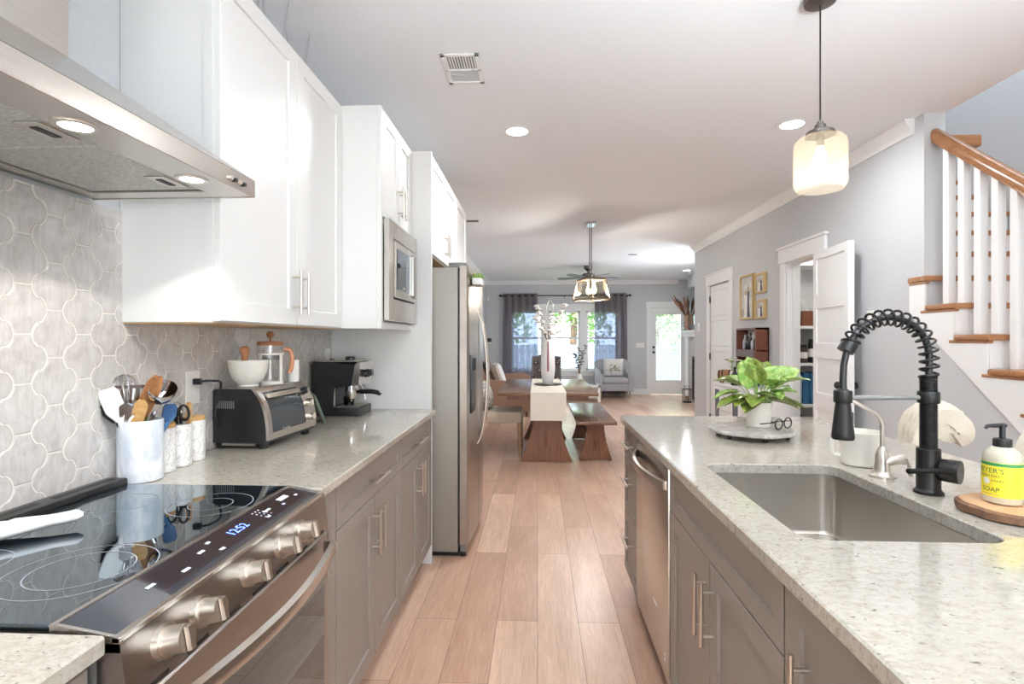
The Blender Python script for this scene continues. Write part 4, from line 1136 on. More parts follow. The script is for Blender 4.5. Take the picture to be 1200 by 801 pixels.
for k in range(4):
    a = PI * k / 4; MB().tube([Vector((x - .014 + .016 * math.cos(a) * math.sin(2 * PI * j / 20), y + .010 + .016 * math.sin(a) * math.sin(2 * PI * j / 20), 1.082 - .034 * math.cos(2 * PI * j / 20))) for j in range(20)], .0011, 6, closed=True).build('wire', M_chrome, t)

# toaster oven (built facing +X around its own origin, then turned)
t = thing('toaster_oven', 'black and silver toaster oven with glass door on the counter', 'toaster oven', (0, 0, 0))
D0, D1, TW, TB, TT = -.115, .115, .178, .022, .222
side = [(D0, TB), (D1 - .005, TB), (D1, TB + .02), (D1 - .004, .10), (D1 - .020, .165), (D1 - .055, TT - .004), (D1 - .07, TT), (D0 + .02, TT), (D0, TT - .015)]
MB().prism(side, 'y', -TW, TW).build('body', M_black, t, angle=25)
def tf(u, off=0.0):
    """front curve: height fraction 0..1 -> (x, z)"""
    P = [(D1 + .001, TB + .012), (D1 + .001, .07), (D1 - .003, .105), (D1 - .010, .14), (D1 - .020, .170), (D1 - .036, .198), (D1 - .058, TT + .001)]
    q = u * (len(P) - 1); i = min(int(q), len(P) - 2); f = q - i
    return P[i][0] * (1 - f) + P[i + 1][0] * f + off, P[i][1] * (1 - f) + P[i + 1][1] * f
def tstrip(mb, u0, u1, y0, y1, o0, o1, n=10):
    rings = []
    for k in range(n + 1):
        u = u0 + (u1 - u0) * k / n; a = tf(u, o0); b = tf(u, o1)
        rings.append([(a[0], y0, a[1]), (b[0], y0, b[1]), (b[0], y1, b[1]), (a[0], y1, a[1])])
    return mb.ring_loft(rings)
mb = MB(); tstrip(mb, 0, 1, -TW - .004, -TW + .022, -.004, .008); tstrip(mb, 0, 1, TW - .086, TW + .004, -.004, .006); tstrip(mb, 0, .12, -TW + .022, TW - .086, -.004, .006, 3); tstrip(mb, .90, 1, -TW + .022, TW - .086, -.004, .006, 3)
mb.build('front_frame', M_steelh, t)
MB().box(D0 + .02, D1 - .056, -TW - .004, TW + .004, TT, TT + .005, .002).build('top_panel', M_steelh, t)
mb = MB(); tstrip(mb, .13, .89, -TW + .026, TW - .09, -.002, .005); dd = mb.build('glass_door', M_glassblk, t)
mb = MB(); tstrip(mb, .78, .87, -TW + .03, TW - .094, .012, .022, 3); tstrip(mb, .80, .85, -TW + .03, -TW + .045, .002, .02, 2); tstrip(mb, .80, .85, TW - .11, TW - .095, .002, .02, 2); mb.build('door_handle', M_nickel, dd)
for zz in (.09, .115):
    MB().cyl((D1 - .002, -TW + .04, zz), (D1 - .002, TW - .10, zz), .0016, n=6).build('rack_bar', M_nickel, dd)
vs, fs = text_geo('Lucca', .024); mb = MB(); mb.add([(D1 + .0068, -.055 + v.x, .062 + v.y) for v in vs], fs); mb.build('door_script', M_plate, dd, smooth=False)
for u in (.22, .50, .78):
    a = tf(u); mb = MB().cyl((a[0] + .004, TW - .042, a[1]), (a[0] + .024, TW - .042, a[1] + (.006 if u > .6 else 0)), .0165, .015, n=20); kn = mb.build('knob', M_black if u > .7 else M_nickel, t)
    MB().box(a[0] + .024, a[0] + .03, TW - .045, TW - .039, a[1] - .012, a[1] + .014, .002).build('grip', M_nickel, kn)
for k in range(9): MB().box(D0 + .03 + k * .008, D0 + .033 + k * .008, -TW - .0012, -TW + .001, .150, .178).build('vent_slot', M_grey, t)
for k in range(5): MB().box(D0 + .13 + k * .007, D0 + .132 + k * .007, -TW - .0012, -TW + .001, .155, .175).build('vent_slot', M_iron, t)
for sx in (D0 + .03, D1 - .03):
    for sy in (-TW + .025, TW - .025): MB().lathe([(.016, 0), (.02, .022)], (sx, sy, .0005), 14).build('foot', M_black, t)
MB().box(D0 + .05, D1 - .05, -TW, -TW + .01, .012, .020).build('crumb_tray', M_nickel, t)
t.location = (-1.102, 2.115, .9105); t.rotation_euler = (0, 0, math.radians(-4))
t = thing('power_plug', 'black power plug with its cord in the white outlet', 'plug', (XTW + .02, 1.822, 1.17))
MB().box(XTW + .008, XTW + .034, 1.812, 1.832, 1.160, 1.182, .005).build('plug', M_black, t)
MB().tube(smooth_path([(XTW + .034, 1.822, 1.171), (XTW + .052, 1.85, 1.172), (XTW + .058, 1.90, 1.16), (XTW + .03, 1.925, 1.10), (XTW + .02, 1.925, 1.04), (XTW + .022, 1.94, .99)], 6), .0042, 8).build('cord', M_black, t)

# on the toaster oven
ZT = .9105 + .2275
tag(MB().lathe([(.034, 0), (.037, .002), (.037, .010), (.055, .030), (.066, .058), (.071, .092), (.0715, .102), (.068, .102), (.066, .09), (.060, .056), (.048, .032), (.0, .018)], (-1.110, 1.998, ZT), 44, caps=False).build('mixing_bowl', M_cream), 'cream footed bowl with a wooden pestle on the toaster oven', 'bowl')
tag(MB().lathe([(.017, 0), (.015, .02), (.0125, .06), (.0115, .085), (.014, .098), (.018, .112), (.0165, .124), (.009, .130)], (-1.126, 2.002, ZT + .024), 20).build('pestle', wood('pestle_wood', (200, 140, 98), (178, 118, 78), 'z', 5, .5)), 'wooden pestle standing in the cream bowl', 'pestle')
fxp, fyp = -1.085, 2.118
t = thing('french_press', 'glass french press with wooden lid and white frame on the toaster oven', 'french press', (fxp, fyp, ZT))
MB().lathe([(.047, .008), (.047, .155), (.0455, .155), (.0455, .01), (.0, .0095)], (fxp, fyp, ZT), 36, caps=False).build('beaker', M_glass, t)
mb = MB().lathe([(.049, 0), (.050, .004), (.050, .010), (.047, .012)], (fxp, fyp, ZT), 32)
for a in (-1.9, -.2, 1.3, 2.9):
    ca, sa = math.cos(a), math.sin(a); p = Vector((fxp + .0495 * ca, fyp + .0495 * sa, ZT)); s_ = Vector((-sa, ca, 0)) * .008
    mb.ring_loft([[p + s_ * i + Vector((ca, sa, 0)) * j * .0018 + Vector((0, 0, z)) for i, j in ((-1, 0), (1, 0), (1, 1), (-1, 1))] for z in (.005, .125)])
mb.lathe([(.0475, .118), (.0505, .118), (.0505, .126), (.0475, .126)], (fxp, fyp, ZT), 32, caps=False)
mb.build('frame', M_cream, t)
MB().lathe([(.049, .156), (.050, .158), (.050, .170), (.046, .173)], (fxp, fyp, ZT), 32).build('lid', wood('cork_lid', (176, 122, 86), (150, 98, 66), 'x', 5, .5), t)
MB().lathe([(.004, .172), (.004, .185), (.012, .190), (.015, .202), (.011, .212), (.004, .214)], (fxp, fyp, ZT), 18).build('plunger_knob', M_spoonwood, t)
MB().lathe([(.044, .100), (.0445, .102), (.0445, .118), (.044, .12)], (fxp, fyp, ZT), 28).build('plunger_disc', M_grey, t)
MB().cyl((fxp, fyp, ZT + .12), (fxp, fyp, ZT + .156), .003, n=8).build('plunger_rod', M_chrome, t)
hd = Vector((.93, .36, 0)).normalized(); q = Vector((fxp, fyp, ZT))
MB().tube(smooth_path([q + hd * .052 + Vector((0, 0, .140)), q + hd * .074 + Vector((0, 0, .136)), q + hd * .082 + Vector((0, 0, .10)), q + hd * .078 + Vector((0, 0, .06)), q + hd * .068 + Vector((0, 0, .045))], 6), .0085, 12).build('handle', mat('copper_wood', (196, 132, 96), .35), t)
t = thing('paper_roll', 'small white roll with a wire loop on the toaster oven', 'roll', (-1.045, 2.236, ZT))
MB().lathe([(.022, 0), (.023, .002), (.023, .090), (.022, .092)], (-1.045, 2.236, ZT), 28).build('roll', M_paper, t)
MB().tube([(-1.045 + .006 * math.cos(a), 2.236, ZT + .100 + .009 * math.sin(a)) for a in [2 * PI * j / 16 for j in range(16)]], .0016, 6, closed=True).build('loop', M_iron, t)

# leaning tablet
t = thing('tablet_frame', 'green-framed tablet leaning on the counter beside the espresso machine', 'tablet', (-1.10, 2.60, .91))
Mt = Matrix.Translation((-1.055, 2.60, .9112)) @ Matrix.Rotation(math.radians(-62 + 90), 4, 'Z') @ Matrix.Rotation(math.radians(-20), 4, 'Y')
mb = MB(); mb.M = Mt; mb.box(-.012, 0, -.085, .085, 0, .150, .004); mb.build('case', mat('sage_case', (92, 104, 84), .5), t)
M_photo = noisy('photo_print', (206, 210, 220), (120, 132, 158), 14, .3)
mb = MB(); mb.M = Mt; mb.box(0, .0012, -.072, .072, .014, .136); mb.build('screen', M_photo, t)
mb = MB(); mb.M = Mt; mb.box(-.07, -.012, -.01, .01, 0, .006).box(-.07, -.062, -.01, .01, 0, .05); mb.build('stand', M_iron, t)

# espresso machine (faces +X)
t = thing('espresso_machine', 'black and steel espresso machine with portafilter near the white panel', 'espresso machine', (-1.06, 2.86, .91))
ex0, ex1, ey0, ey1 = -1.195, -.945, 2.775, 2.995
eb = .9105
MB().prism([(ex0, eb + .012), (-1.085, eb + .012), (-1.075, eb + .150), (-.985, eb + .162), (-.965, eb + .275), (ex0 + .01, eb + .290), (ex0, eb + .28)], 'y', ey0, ey1).build('body', M_black, t, angle=20)
MB().box(ex0 + .005, ex1, ey0 + .002, ey1 - .002, eb, eb + .045, .006).build('base', M_black, t)
MB().box(-1.07, ex1 - .012, ey0 + .012, ey1 - .012, eb + .045, eb + .049, .001).build('drip_grate', M_nickel, t)
MB().ring_loft([[(-.985, y, eb + .160), (-.963, y, eb + .275), (-.95, y, eb + .285), (-.935, y, eb + .282), (-.945, y, eb + .165)] for y in (ey0 - .001, ey1 + .001)]).build('control_face', M_steelh, t)
MB().box(ex0 + .02, -.96, ey0 + .012, ey1 - .012, eb + .285, eb + .296, .004).build('cup_tray', M_nickel, t)
kn = MB().cyl((-.937, ey0 + .075, eb + .222), (-.915, ey0 + .075, eb + .224), .022, .019, n=20).build('dial', M_black, t)
MB().box(-.916, -.908, ey0 + .071, ey0 + .079, eb + .204, eb + .244, .002).build('grip', M_black, kn)
MB().cyl((-.937, ey0 + .16, eb + .222), (-.92, ey0 + .16, eb + .224), .018, n=20).build('dial', M_black, t)
MB().lathe([(.026, .292), (.026, .308), (.022, .315)], (-1.01, ey0 + .06, eb), 20).build('steam_knob', M_black, t)
MB().lathe([(.012, .292), (.012, .302)], (-1.11, ey0 + .06, eb), 14).build('cap', M_black, t)
MB().lathe([(.032, .130), (.034, .132), (.034, .158)], (-1.015, 2.87, eb), 28).build('group_head', M_chrome, t)
pf = MB().lathe([(.024, .085), (.030, .100), (.036, .118), (.036, .130), (.032, .131)], (-1.015, 2.87, eb), 28).build('portafilter', M_nickel, t)
MB().tube(smooth_path([(-.982, 2.862, eb + .122), (-.95, 2.855, eb + .124), (-.90, 2.845, eb + .126), (-.862, 2.838, eb + .121), (-.845, 2.835, eb + .112)], 5), [.010] * 4 + [.0125] * 13 + [.011] * 4, 14).build('portafilter_handle', M_black, pf)
for yy in (2.855, 2.885): MB().tube([(-1.015, yy, eb + .09), (-1.012, yy, eb + .072)], .006, 10).build('spout', M_nickel, pf)
MB().lathe([(.022, .049), (.027, .051), (.030, .095), (.028, .095), (.025, .053), (0, .052)], (-1.03, 2.87, eb), 24, caps=False).build('glass_cup', thin_glass('smoked_cup', (150, 145, 140)), t)
MB().tube(smooth_path([(-1.0, ey1 - .03, eb + .16), (-.985, ey1 - .02, eb + .12), (-.975, ey1 - .015, eb + .07)], 5), .004, 8).build('steam_wand', M_chrome, t)
mb = MB().box(-1.083, -1.074, ey0 + .005, ey0 + .016, eb + .05, eb + .15, .002); mb.build('front_rail', M_nickel, t)

# glass vases on top of the wall cabinet
for i, (y, h, lb) in enumerate(((1.80, .22, 'clear glass vase nearest the camera on the white cabinet top'), (1.99, .20, 'middle clear glass vase on the white cabinet top'), (2.18, .18, 'farthest clear glass vase on the white cabinet top'))):
    tag(MB().lathe([(.030, 0), (.032, .002), (.030, .02), (.036, h * .5), (.048, h * .92), (.050, h), (.048, h), (.046, h * .92), (.034, h * .5), (.027, .02), (0, .015)], (-1.0, y, UZ1 + .0005), 30, caps=False).build('glass_vase', M_glass), lb, 'vase', 'glass vases on the white cabinet')

# ------------------------------------------------------------------ ceiling fixtures
cl = {0: 'recessed ceiling light over the aisle, nearer the air vent', 1: 'recessed ceiling light beside the near glass pendant', 2: 'recessed ceiling light far off by the fireplace wall'}
for i, (x, y, e) in enumerate(((-.136, 3.535, 12), (1.631, 3.507, 9), (3.0, 10.9, 5))):
    t = thing('recessed_light', cl[i], 'ceiling light', (x, y, CZ), 'recessed ceiling lights')
    MB().lathe([(.070, -.0005), (.088, -.001), (.090, -.004), (.072, -.008), (.070, -.004)], (x, y, CZ), 36, caps=False).build('trim_ring', M_trim, t)
    MB().cyl((x, y, CZ - .006), (x, y, CZ - .001), .0705, n=32).build('lens', M_can, t)
    light('recessed_or_fill_lamp', 'AREA', (x, y, CZ - .012), e, (.93, .965, 1.0), (0, 0, 0), .13, shape='DISK')
for i, (x, y, e) in enumerate(((.15, 1.0, 6), (1.631, .9, 3), (-.136, -1.4, 6), (1.631, -1.4, 6), (.2, 8.6, 4), (2.2, 9.4, 4))):  # all but the first are fill lamps added without fixtures
    light('recessed_or_fill_lamp', 'AREA', (x, y, CZ - .012), e, (.93, .965, 1.0), (0, 0, 0), .13, shape='DISK')

t = thing('ceiling_vent', 'white rectangular air vent in the ceiling with a grey grille half', 'vent', (-.385, 2.71, CZ))
vx0, vx1, vy0, vy1 = -.475, -.285, 2.56, 2.86
mb = MB().box(vx0, vx1, vy0, vy0 + .022, CZ - .008, CZ - .001, .002).box(vx0, vx1, vy1 - .022, vy1, CZ - .008, CZ - .001, .002).box(vx0, vx0 + .022, vy0, vy1, CZ - .008, CZ - .001, .002).box(vx1 - .022, vx1, vy0, vy1, CZ - .008, CZ - .001, .002).box(vx0, vx1, 2.705, 2.718, CZ - .008, CZ - .001, .002)
mb.build('frame', M_trim, t)
MB().box(vx0 + .02, vx1 - .02, vy0 + .02, 2.706, CZ - .003, CZ - .0008).build('dark_backing', M_grey, t, smooth=False)
mb = MB()
for k in range(11): mb.box(vx0 + .024 + k * .0135, vx0 + .030 + k * .0135, vy0 + .02, 2.706, CZ - .007, CZ - .003)
for k in range(10):
    y = 2.722 + k * .0118; mb.add([(vx0 + .02, y, CZ - .007), (vx1 - .02, y, CZ - .007), (vx1 - .02, y + .0115, CZ - .0035), (vx0 + .02, y + .0115, CZ - .0035), (vx0 + .02, y, CZ - .006), (vx1 - .02, y, CZ - .006), (vx1 - .02, y + .0115, CZ - .0025), (vx0 + .02, y + .0115, CZ - .0025)], [(0, 1, 2, 3), (7, 6, 5, 4), (0, 4, 5, 1), (2, 6, 7, 3)])
mb.build('slat', M_trim, t, smooth=False)
for (x, y, w, d, lb) in ((-.80, 6.2, .25, .12, 'small white ceiling register beyond the white cabinets'), (1.55, 8.8, .16, .12, 'small white ceiling register past the ceiling fan canopy')):
    t = thing('ceiling_register', lb, 'vent', (x, y, CZ))
    MB().box(x - w / 2, x + w / 2, y - d / 2, y + d / 2, CZ - .007, CZ - .001, .002).build('frame', M_trim, t)
    mb = MB()
    for k in range(6): mb.box(x - w / 2 + .015, x + w / 2 - .015, y - d / 2 + .015 + k * .016, y - d / 2 + .021 + k * .016, CZ - .009, CZ - .007)
    mb.build('slat', M_grey, t, smooth=False)

# pendant over the island
PX, PY = 1.142, 2.215
t = thing('glass_pendant', 'frosted glass jar pendant hanging on a thin cord over the island', 'pendant lamp', (PX, PY, 1.92))
MB().lathe([(.010, -.030), (.058, -.022), (.062, -.012), (.062, -.001)], (PX, PY, CZ), 32).build('canopy', M_bronze, t)
MB().cyl((PX, PY, 2.205), (PX, PY, CZ - .02), .0032, n=8).build('cord', M_iron, t)
mb = MB().lathe([(.008, .215), (.012, .212), (.012, .205), (.020, .200), (.022, .185), (.036, .180), (.052, .172), (.054, .158), (.050, .154)][::-1], (PX, PY, 1.985), 32)
for a in range(3): mb.cyl((PX + .05 * math.cos(a * 2.09), PY + .05 * math.sin(a * 2.09), 2.147), (PX + .066 * math.cos(a * 2.09), PY + .066 * math.sin(a * 2.09), 2.147), .006, n=10)
mb.build('cap', M_bronze, t)
zs = 1.918
MB().lathe([(.052, .222), (.056, .222), (.080, .216), (.095, .200), (.0985, .180), (.0985, .035), (.094, .016), (.084, .004), (.081, .007), (.090, .019), (.0945, .036), (.0945, .178), (.091, .197), (.078, .212), (.052, .218)], (PX, PY, zs), 48, caps=False).build('glass_shade', M_frost, t)
MB().lathe([(.010, .20), (.014, .17), (.020, .15), (.030, .12), (.033, .10), (.028, .075), (.016, .058), (.002, .054)][::-1], (PX, PY, zs), 24).build('bulb', M_bulb, t)
MB().lathe([(.014, .18), (.014, .225)], (PX, PY, zs), 16).build('socket', M_bronze, t)
light('pendant_lamp', 'POINT', (PX, PY, zs + .06), 2.2, (1, .9, .78), radius=.05)

# lantern pendant over the dining area
QX, QY = .63, 6.40
t = thing('lantern_pendant', 'open box lantern pendant on two thin rods above the dining table', 'pendant lamp', (QX, QY, 1.75))
MB().box(QX - .055, QX + .055, QY - .11, QY + .11, CZ - .03, CZ - .001, .004).build('canopy', M_chrome, t)
for s in (-1, 1): MB().cyl((QX + s * .016, QY + s * .05, 2.02), (QX + s * .016, QY + s * .05, CZ - .02), .006, n=8).build('rod', M_bronze, t)
def lant(w, d, z): 
    a = math.radians(22); P = []
    for sx, sy in ((-1, -1), (1, -1), (1, 1), (-1, 1)):
        x, y = sx * w / 2, sy * d / 2; P.append(Vector((QX + .01 + x * math.cos(a) - y * math.sin(a), QY + x * math.sin(a) + y * math.cos(a), z)))
    return P
T_, B_ = lant(.20, .34, 2.02), lant(.28, .42, 1.785)
M_fr = mat('lantern_frame', (150, 132, 112), .5, .3)
mb = MB()
for k in range(4):
    for A, B in ((T_[k], T_[(k + 1) % 4]), (B_[k], B_[(k + 1) % 4]), (T_[k], B_[k])): mb.tube([A, B], .010, 4)
mb.build('frame', M_fr, t, smooth=False)
mb = MB().ring_loft([[p + Vector((0, 0, -.004)) for p in T_], [p + Vector((0, 0, .018)) for p in T_]]); mb.build('top_plate', wood('lantern_wood', (120, 98, 80), (96, 76, 62), 'y', 6, .5), t, smooth=False)
M_seed = thin_glass('seeded_panel', (250, 248, 242), .8)
for k in range(4):
    a, b, c, d = T_[k], T_[(k + 1) % 4], B_[(k + 1) % 4], B_[k]; n = (b - a).cross(d - a).normalized() * .0015
    MB().ring_loft([[p - n for p in (a, b, c, d)], [p + n for p in (a, b, c, d)]]).build('glass_panel', M_seed, t, smooth=False)
for s in (-1, 1):
    q = Vector((QX + .01 - s * .07 * math.sin(math.radians(22)), QY + s * .07 * math.cos(math.radians(22)), 0))
    MB().lathe([(.012, 2.0), (.012, 1.96), (.024, 1.93), (.030, 1.90), (.024, 1.865), (.004, 1.85)][::-1], (q.x, q.y, 0), 16).build('bulb', M_bulb, t)
light('lantern_lamp', 'POINT', (QX + .01, QY, 1.84), 20, (.98, .96, .94), radius=.05)

# ceiling fan
GX, GY = .96, 10.2
t = thing('ceiling_fan', 'dark ceiling fan with five blades in the living room', 'ceiling fan', (GX, GY, 2.4))
MB().lathe([(.03, -.10), (.075, -.06), (.085, -.001)], (GX, GY, CZ), 24).build('canopy', M_bronze, t)
MB().cyl((GX, GY, 2.56), (GX, GY, 2.62), .016, n=12).build('downrod', M_bronze, t)
MB().lathe([(.05, -.07), (.10, -.06), (.125, -.02), (.125, .035), (.09, .06), (.03, .065)], (GX, GY, 2.50), 32).build('motor', M_bronze, t)
M_blade = mat('fan_blade', (110, 112, 118), .45)
for k in range(5):
    a = math.radians(12 + 72 * k); mb = MB(); mb.M = Matrix.Translation((GX, GY, 2.485)) @ Matrix.Rotation(a, 4, 'Z') @ Matrix.Rotation(math.radians(12), 4, 'X')
    mb.prism([(.16, -.045), (.50, -.065), (.60, -.055), (.63, 0), (.60, .055), (.50, .065), (.16, .045)], 'z', -.004, .004).box(.10, .20, -.02, .02, -.008, -.003); mb.build('blade', M_blade, t, smooth=False)

# ------------------------------------------------------------------ right wall objects
def framed(name, label, y0, y1, z0, z1, seed):
    t = thing(name, label, 'picture frame', (XR, (y0 + y1) / 2, z0)); b = .022
    xo = XR - .035
    mb = MB()
    for a in ((y0, y1, z0, z0 + b), (y0, y1, z1 - b, z1), (y0, y0 + b, z0 + b, z1 - b), (y1 - b, y1, z0 + b, z1 - b)): mb.box(xo, XR - .001, a[0], a[1], a[2], a[3], .003)
    mb.build('frame', mat('gold_frame_%d' % seed, (214, 184, 128), .35, .5), t)
    pr = MB().box(XR - .02, XR - .016, y0 + b, y1 - b, z0 + b, z1 - b).build('print', noisy('print_%d' % seed, (226, 224, 218), (150, 152, 150), 7, .3), t, smooth=False)
    w, h = y1 - y0, z1 - z0; cy, r = (y0 + y1) / 2, random.Random(seed)
    for dy, col, hh, ww in ((.10, (238, 236, 234), .55, .15), (-.10, (66, 72, 84), .62, .11)):
        yy = cy + dy * w; mb = MB()
        mb.prism([(yy - ww * w, z0 + b), (yy + ww * w, z0 + b), (yy + ww * w * .55, z0 + h * hh * .62), (yy + ww * w * .7, z0 + h * hh), (yy - ww * w * .7, z0 + h * hh), (yy - ww * w * .55, z0 + h * hh * .62)], 'x', XR - .0212, XR - .0202)
        mb.build('print_figure', mat('print_fig_%d_%d' % (seed, int(dy * 100)), col, .5), pr, smooth=False)
        mb = MB().prism([(yy + .07 * w * math.cos(q), z0 + h * hh + .05 * h + .055 * h * math.sin(q)) for q in [2 * PI * j / 14 for j in range(14)]], 'x', XR - .0212, XR - .0202)
        mb.build('print_head', mat('print_head_%d_%d' % (seed, int(dy * 100)), (196, 156, 132), .5), pr, smooth=False)
    return t
framed('picture_frame', 'large gold-framed portrait print of two figures on the right wall', 5.90, 6.27, 1.535, 2.035, 1)
framed('picture_frame', 'small gold-framed print, upper one right of the large portrait', 5.61, 5.855, 1.80, 2.01, 2)
framed('picture_frame', 'small gold-framed print, lower one right of the large portrait', 5.61, 5.855, 1.53, 1.73, 3)
t = thing('light_switch', 'white light switch near the end of the right wall', 'switch', (XR, 7.93, 1.42))
MB().box(XR - .006, XR - .0005, 7.89, 7.97, 1.43, 1.55, .002).build('plate', M_plate, t); MB().box(XR - .009, XR - .006, 7.915, 7.945, 1.455, 1.525, .002).build('rocker', M_white, t)
# switch hidden behind the pantry leaf edge
t = thing('light_switch', 'white switch plate on the wall beside the open panel door', 'switch', (XR, 3.86, 1.38))
MB().box(XR - .006, XR - .0005, 3.82, 3.94, 1.40, 1.52, .002).build('plate', M_plate, t); MB().box(XR - .009, XR - .006, 3.85, 3.87, 1.43, 1.49, .002).build('toggle', M_white, t)

# wall wine cabinet
M_mahog = wood('mahogany', (126, 74, 52), (98, 56, 40), 'z', 5, .35)
t = thing('wine_cabinet', 'open brown wall cabinet with bottles above the white bar cabinet', 'wine cabinet', (2.29, 5.83, .98))
wx0, wx1, wy0, wy1, wz0, wz1 = 2.225, XR - .001, 5.56, 6.10, .985, 1.435
mb = MB().box(wx0, wx1, wy0, wy0 + .02, wz0, wz1).box(wx0, wx1, wy1 - .02, wy1, wz0, wz1).box(wx0, wx1, wy0, wy1, wz1 - .02, wz1).box(wx0, wx1, wy0, wy1, wz0, wz0 + .02).box(wx0 + .01, wx1, wy0, wy1, 1.19, 1.205).box(wx1 - .012, wx1, wy0, wy1, wz0, wz1)
mb.build('case', M_mahog, t, smooth=False)
dw = MB().box(wx0 - .012, wx0 + .09, wy0 + .022, wy1 - .022, 1.125, 1.20, .003).build('drawer', wood('drawer_walnut', (112, 92, 84), (94, 76, 70), 'y', 5, .4), t)
MB().box(wx1 - .014, wx1 - .0125, wy0 + .02, wy1 - .02, 1.21, wz1 - .02).build('back_mirror', M_plate, t, smooth=False)
for k in range(6):
    y = 5.63 + k * .075; h = (.15, .17, .14, .18, .15, .16)[k]
    b = tag(MB().lathe([(.026, 0), (.028, .003), (.028, h * .6), (.011, h * .78), (.011, h)], (2.29, y, 1.2055), 14).build('bottle', mat('bottle_dark_%d' % k, ((24, 24, 28), (40, 30, 26), (206, 206, 210), (22, 30, 26), (30, 30, 36), (160, 160, 170))[k], .15)), ('dark bottle nearest the side panel of the wine cabinet', 'brown bottle second from the near side of the wine cabinet', 'clear white bottle third in the wine cabinet row', 'tall dark green bottle fourth in the wine cabinet row', 'black bottle fifth in the wine cabinet row', 'pale bottle farthest in the wine cabinet row')[k], 'bottle', 'bottles in the wine cabinet')
for k in range(3):
    tag(MB().cyl((2.24, 5.68 + k * .14, 1.04), (2.34, 5.68 + k * .14, 1.04), .034, n=16).cyl((2.215, 5.68 + k * .14, 1.04), (2.24, 5.68 + k * .14, 1.04), .014, n=12).build('wine_bottle', M_black if k != 1 else M_navy), ('black bottle lying in the lower bay near side', 'navy bottle lying in the middle of the lower bay', 'black bottle lying in the lower bay far side')[k], 'bottle', 'bottles in the wine cabinet')
# bar cabinet
t = thing('bar_cabinet', 'white bar cabinet with drawers and dark glass doors along the right wall', 'cabinet', (2.17, 5.60, 0))
bx0, bx1, by0, by1, bz = 1.985, XR - .002, 5.10, 6.08, .84
MB().box(bx0 - .015, bx1, by0 - .015, by1 + .015, bz - .03, bz, .004).build('top', M_trim, t)
MB().box(bx0 + .002, bx1, by0, by1, .06, bz - .03).box(bx0 + .03, bx1 - .02, by0 + .03, by1 - .03, .001, .06).build('body', M_trim, t, smooth=False)
M_dg = mat('dark_cabinet_glass', (92, 100, 112), .15)
for a, b in ((5.90, 6.05), (5.36, 5.52)):
    dd = MB().shaker((bx0 + .002, a - .02, .09), (0, 1, 0), (0, 0, 1), (-1, 0, 0), b - a + .04, .70, .014, .022, .004).build('door', M_trim, t)
    MB().box(bx0 - .0095, bx0 - .007, a + .003, b - .003, .115, .765).build('door_glass', M_dg, dd, smooth=False)
for k in range(3):
    z = .56 - k * .235
    dd = MB().box(bx0 - .012, bx0 + .001, 5.545, 5.875, z, z + .225, .003).build('drawer', M_trim, t); pull(dd, (bx0 - .012, 5.71, z + .15), (0, 1, 0), .10, (-1, 0, 0), .02, .004)
dd = MB().shaker((bx0 + .002, 5.11, .09), (0, 1, 0), (0, 0, 1), (-1, 0, 0), .22, .70, .014, .03, .004).build('door', M_trim, t); pull(dd, (bx0 - .012, 5.29, .45), (0, 0, 1), .10, (-1, 0, 0), .02, .004)
# objects on the bar cabinet
t = thing('mini_barrel', 'small wooden barrel lying on a stand on the white bar cabinet', 'barrel', (2.06, 5.93, bz))
mb = MB(); mb.M = Matrix.Translation((2.06, 5.93, bz + .085)) @ Matrix.Rotation(PI / 2, 4, 'Y') @ Matrix.Rotation(.5, 4, 'X')
mb.lathe([(.048, -.085), (.056, -.05), (.060, 0), (.056, .05), (.048, .085)], (0, 0, 0), 24); mb.build('staves', wood('barrel_oak', (176, 124, 84), (150, 102, 66), 'x', 5, .5), t)
for zz in (-.07, -.035, .035, .07):
    mb = MB(); mb.M = Matrix.Translation((2.06, 5.93, bz + .085)) @ Matrix.Rotation(PI / 2, 4, 'Y') @ Matrix.Rotation(.5, 4, 'X'); rr_ = .0605 - abs(zz) * .13 + (.002)
    mb.lathe([(rr_ - .004, zz - .007), (rr_, zz - .007), (rr_, zz + .007), (rr_ - .004, zz + .007)], (0, 0, 0), 24, caps=False); mb.build('hoop', M_iron, t)
for s in (-1, 1): MB().box(2.06 + s * .05 - .008, 2.06 + s * .05 + .008, 5.88, 5.98, bz + .0005, bz + .035, .002).build('stand', M_mahog, t)
t = thing('flower_vase', 'white vase of pale flowers beside the mini barrel', 'vase', (2.06, 5.73, bz))
MB().lathe([(.030, 0), (.036, .003), (.036, .10), (.030, .13), (.026, .14), (.022, .14), (.025, .12), (.03, .01), (0, .008)], (2.06, 5.73, bz + .0005), 24, caps=False).build('vase', M_cream, t)
rf = random.Random(3)
for k in range(9):
    a = rf.uniform(0, 2 * PI); r_ = rf.uniform(.02, .09); top = Vector((2.06 + r_ * math.cos(a), 5.73 + r_ * math.sin(a), bz + .2 + rf.uniform(0, .09)))
    MB().tube([Vector((2.06, 5.73, bz + .11)), (Vector((2.06, 5.73, bz + .15)) + top) / 2, top], .0018, 5).build('stem', M_leafg, t)
    mb = MB()
    for j in range(6):
        q = 2 * PI * j / 6; mb.ell((top.x + .014 * math.cos(q), top.y + .014 * math.sin(q), top.z), (.011, .011, .006), 8, 5)
    mb.ell((top.x, top.y, top.z + .003), (.008, .008, .006), 8, 5); mb.build('flower', M_plate if k % 3 else M_leafg, t)
tag(MB().box(2.10, 2.20, 5.55, 5.66, bz + .0005, bz + .16, .004).build('gift_box', M_navy, smooth=False), 'navy blue box behind the flower vase on the bar cabinet', 'box')
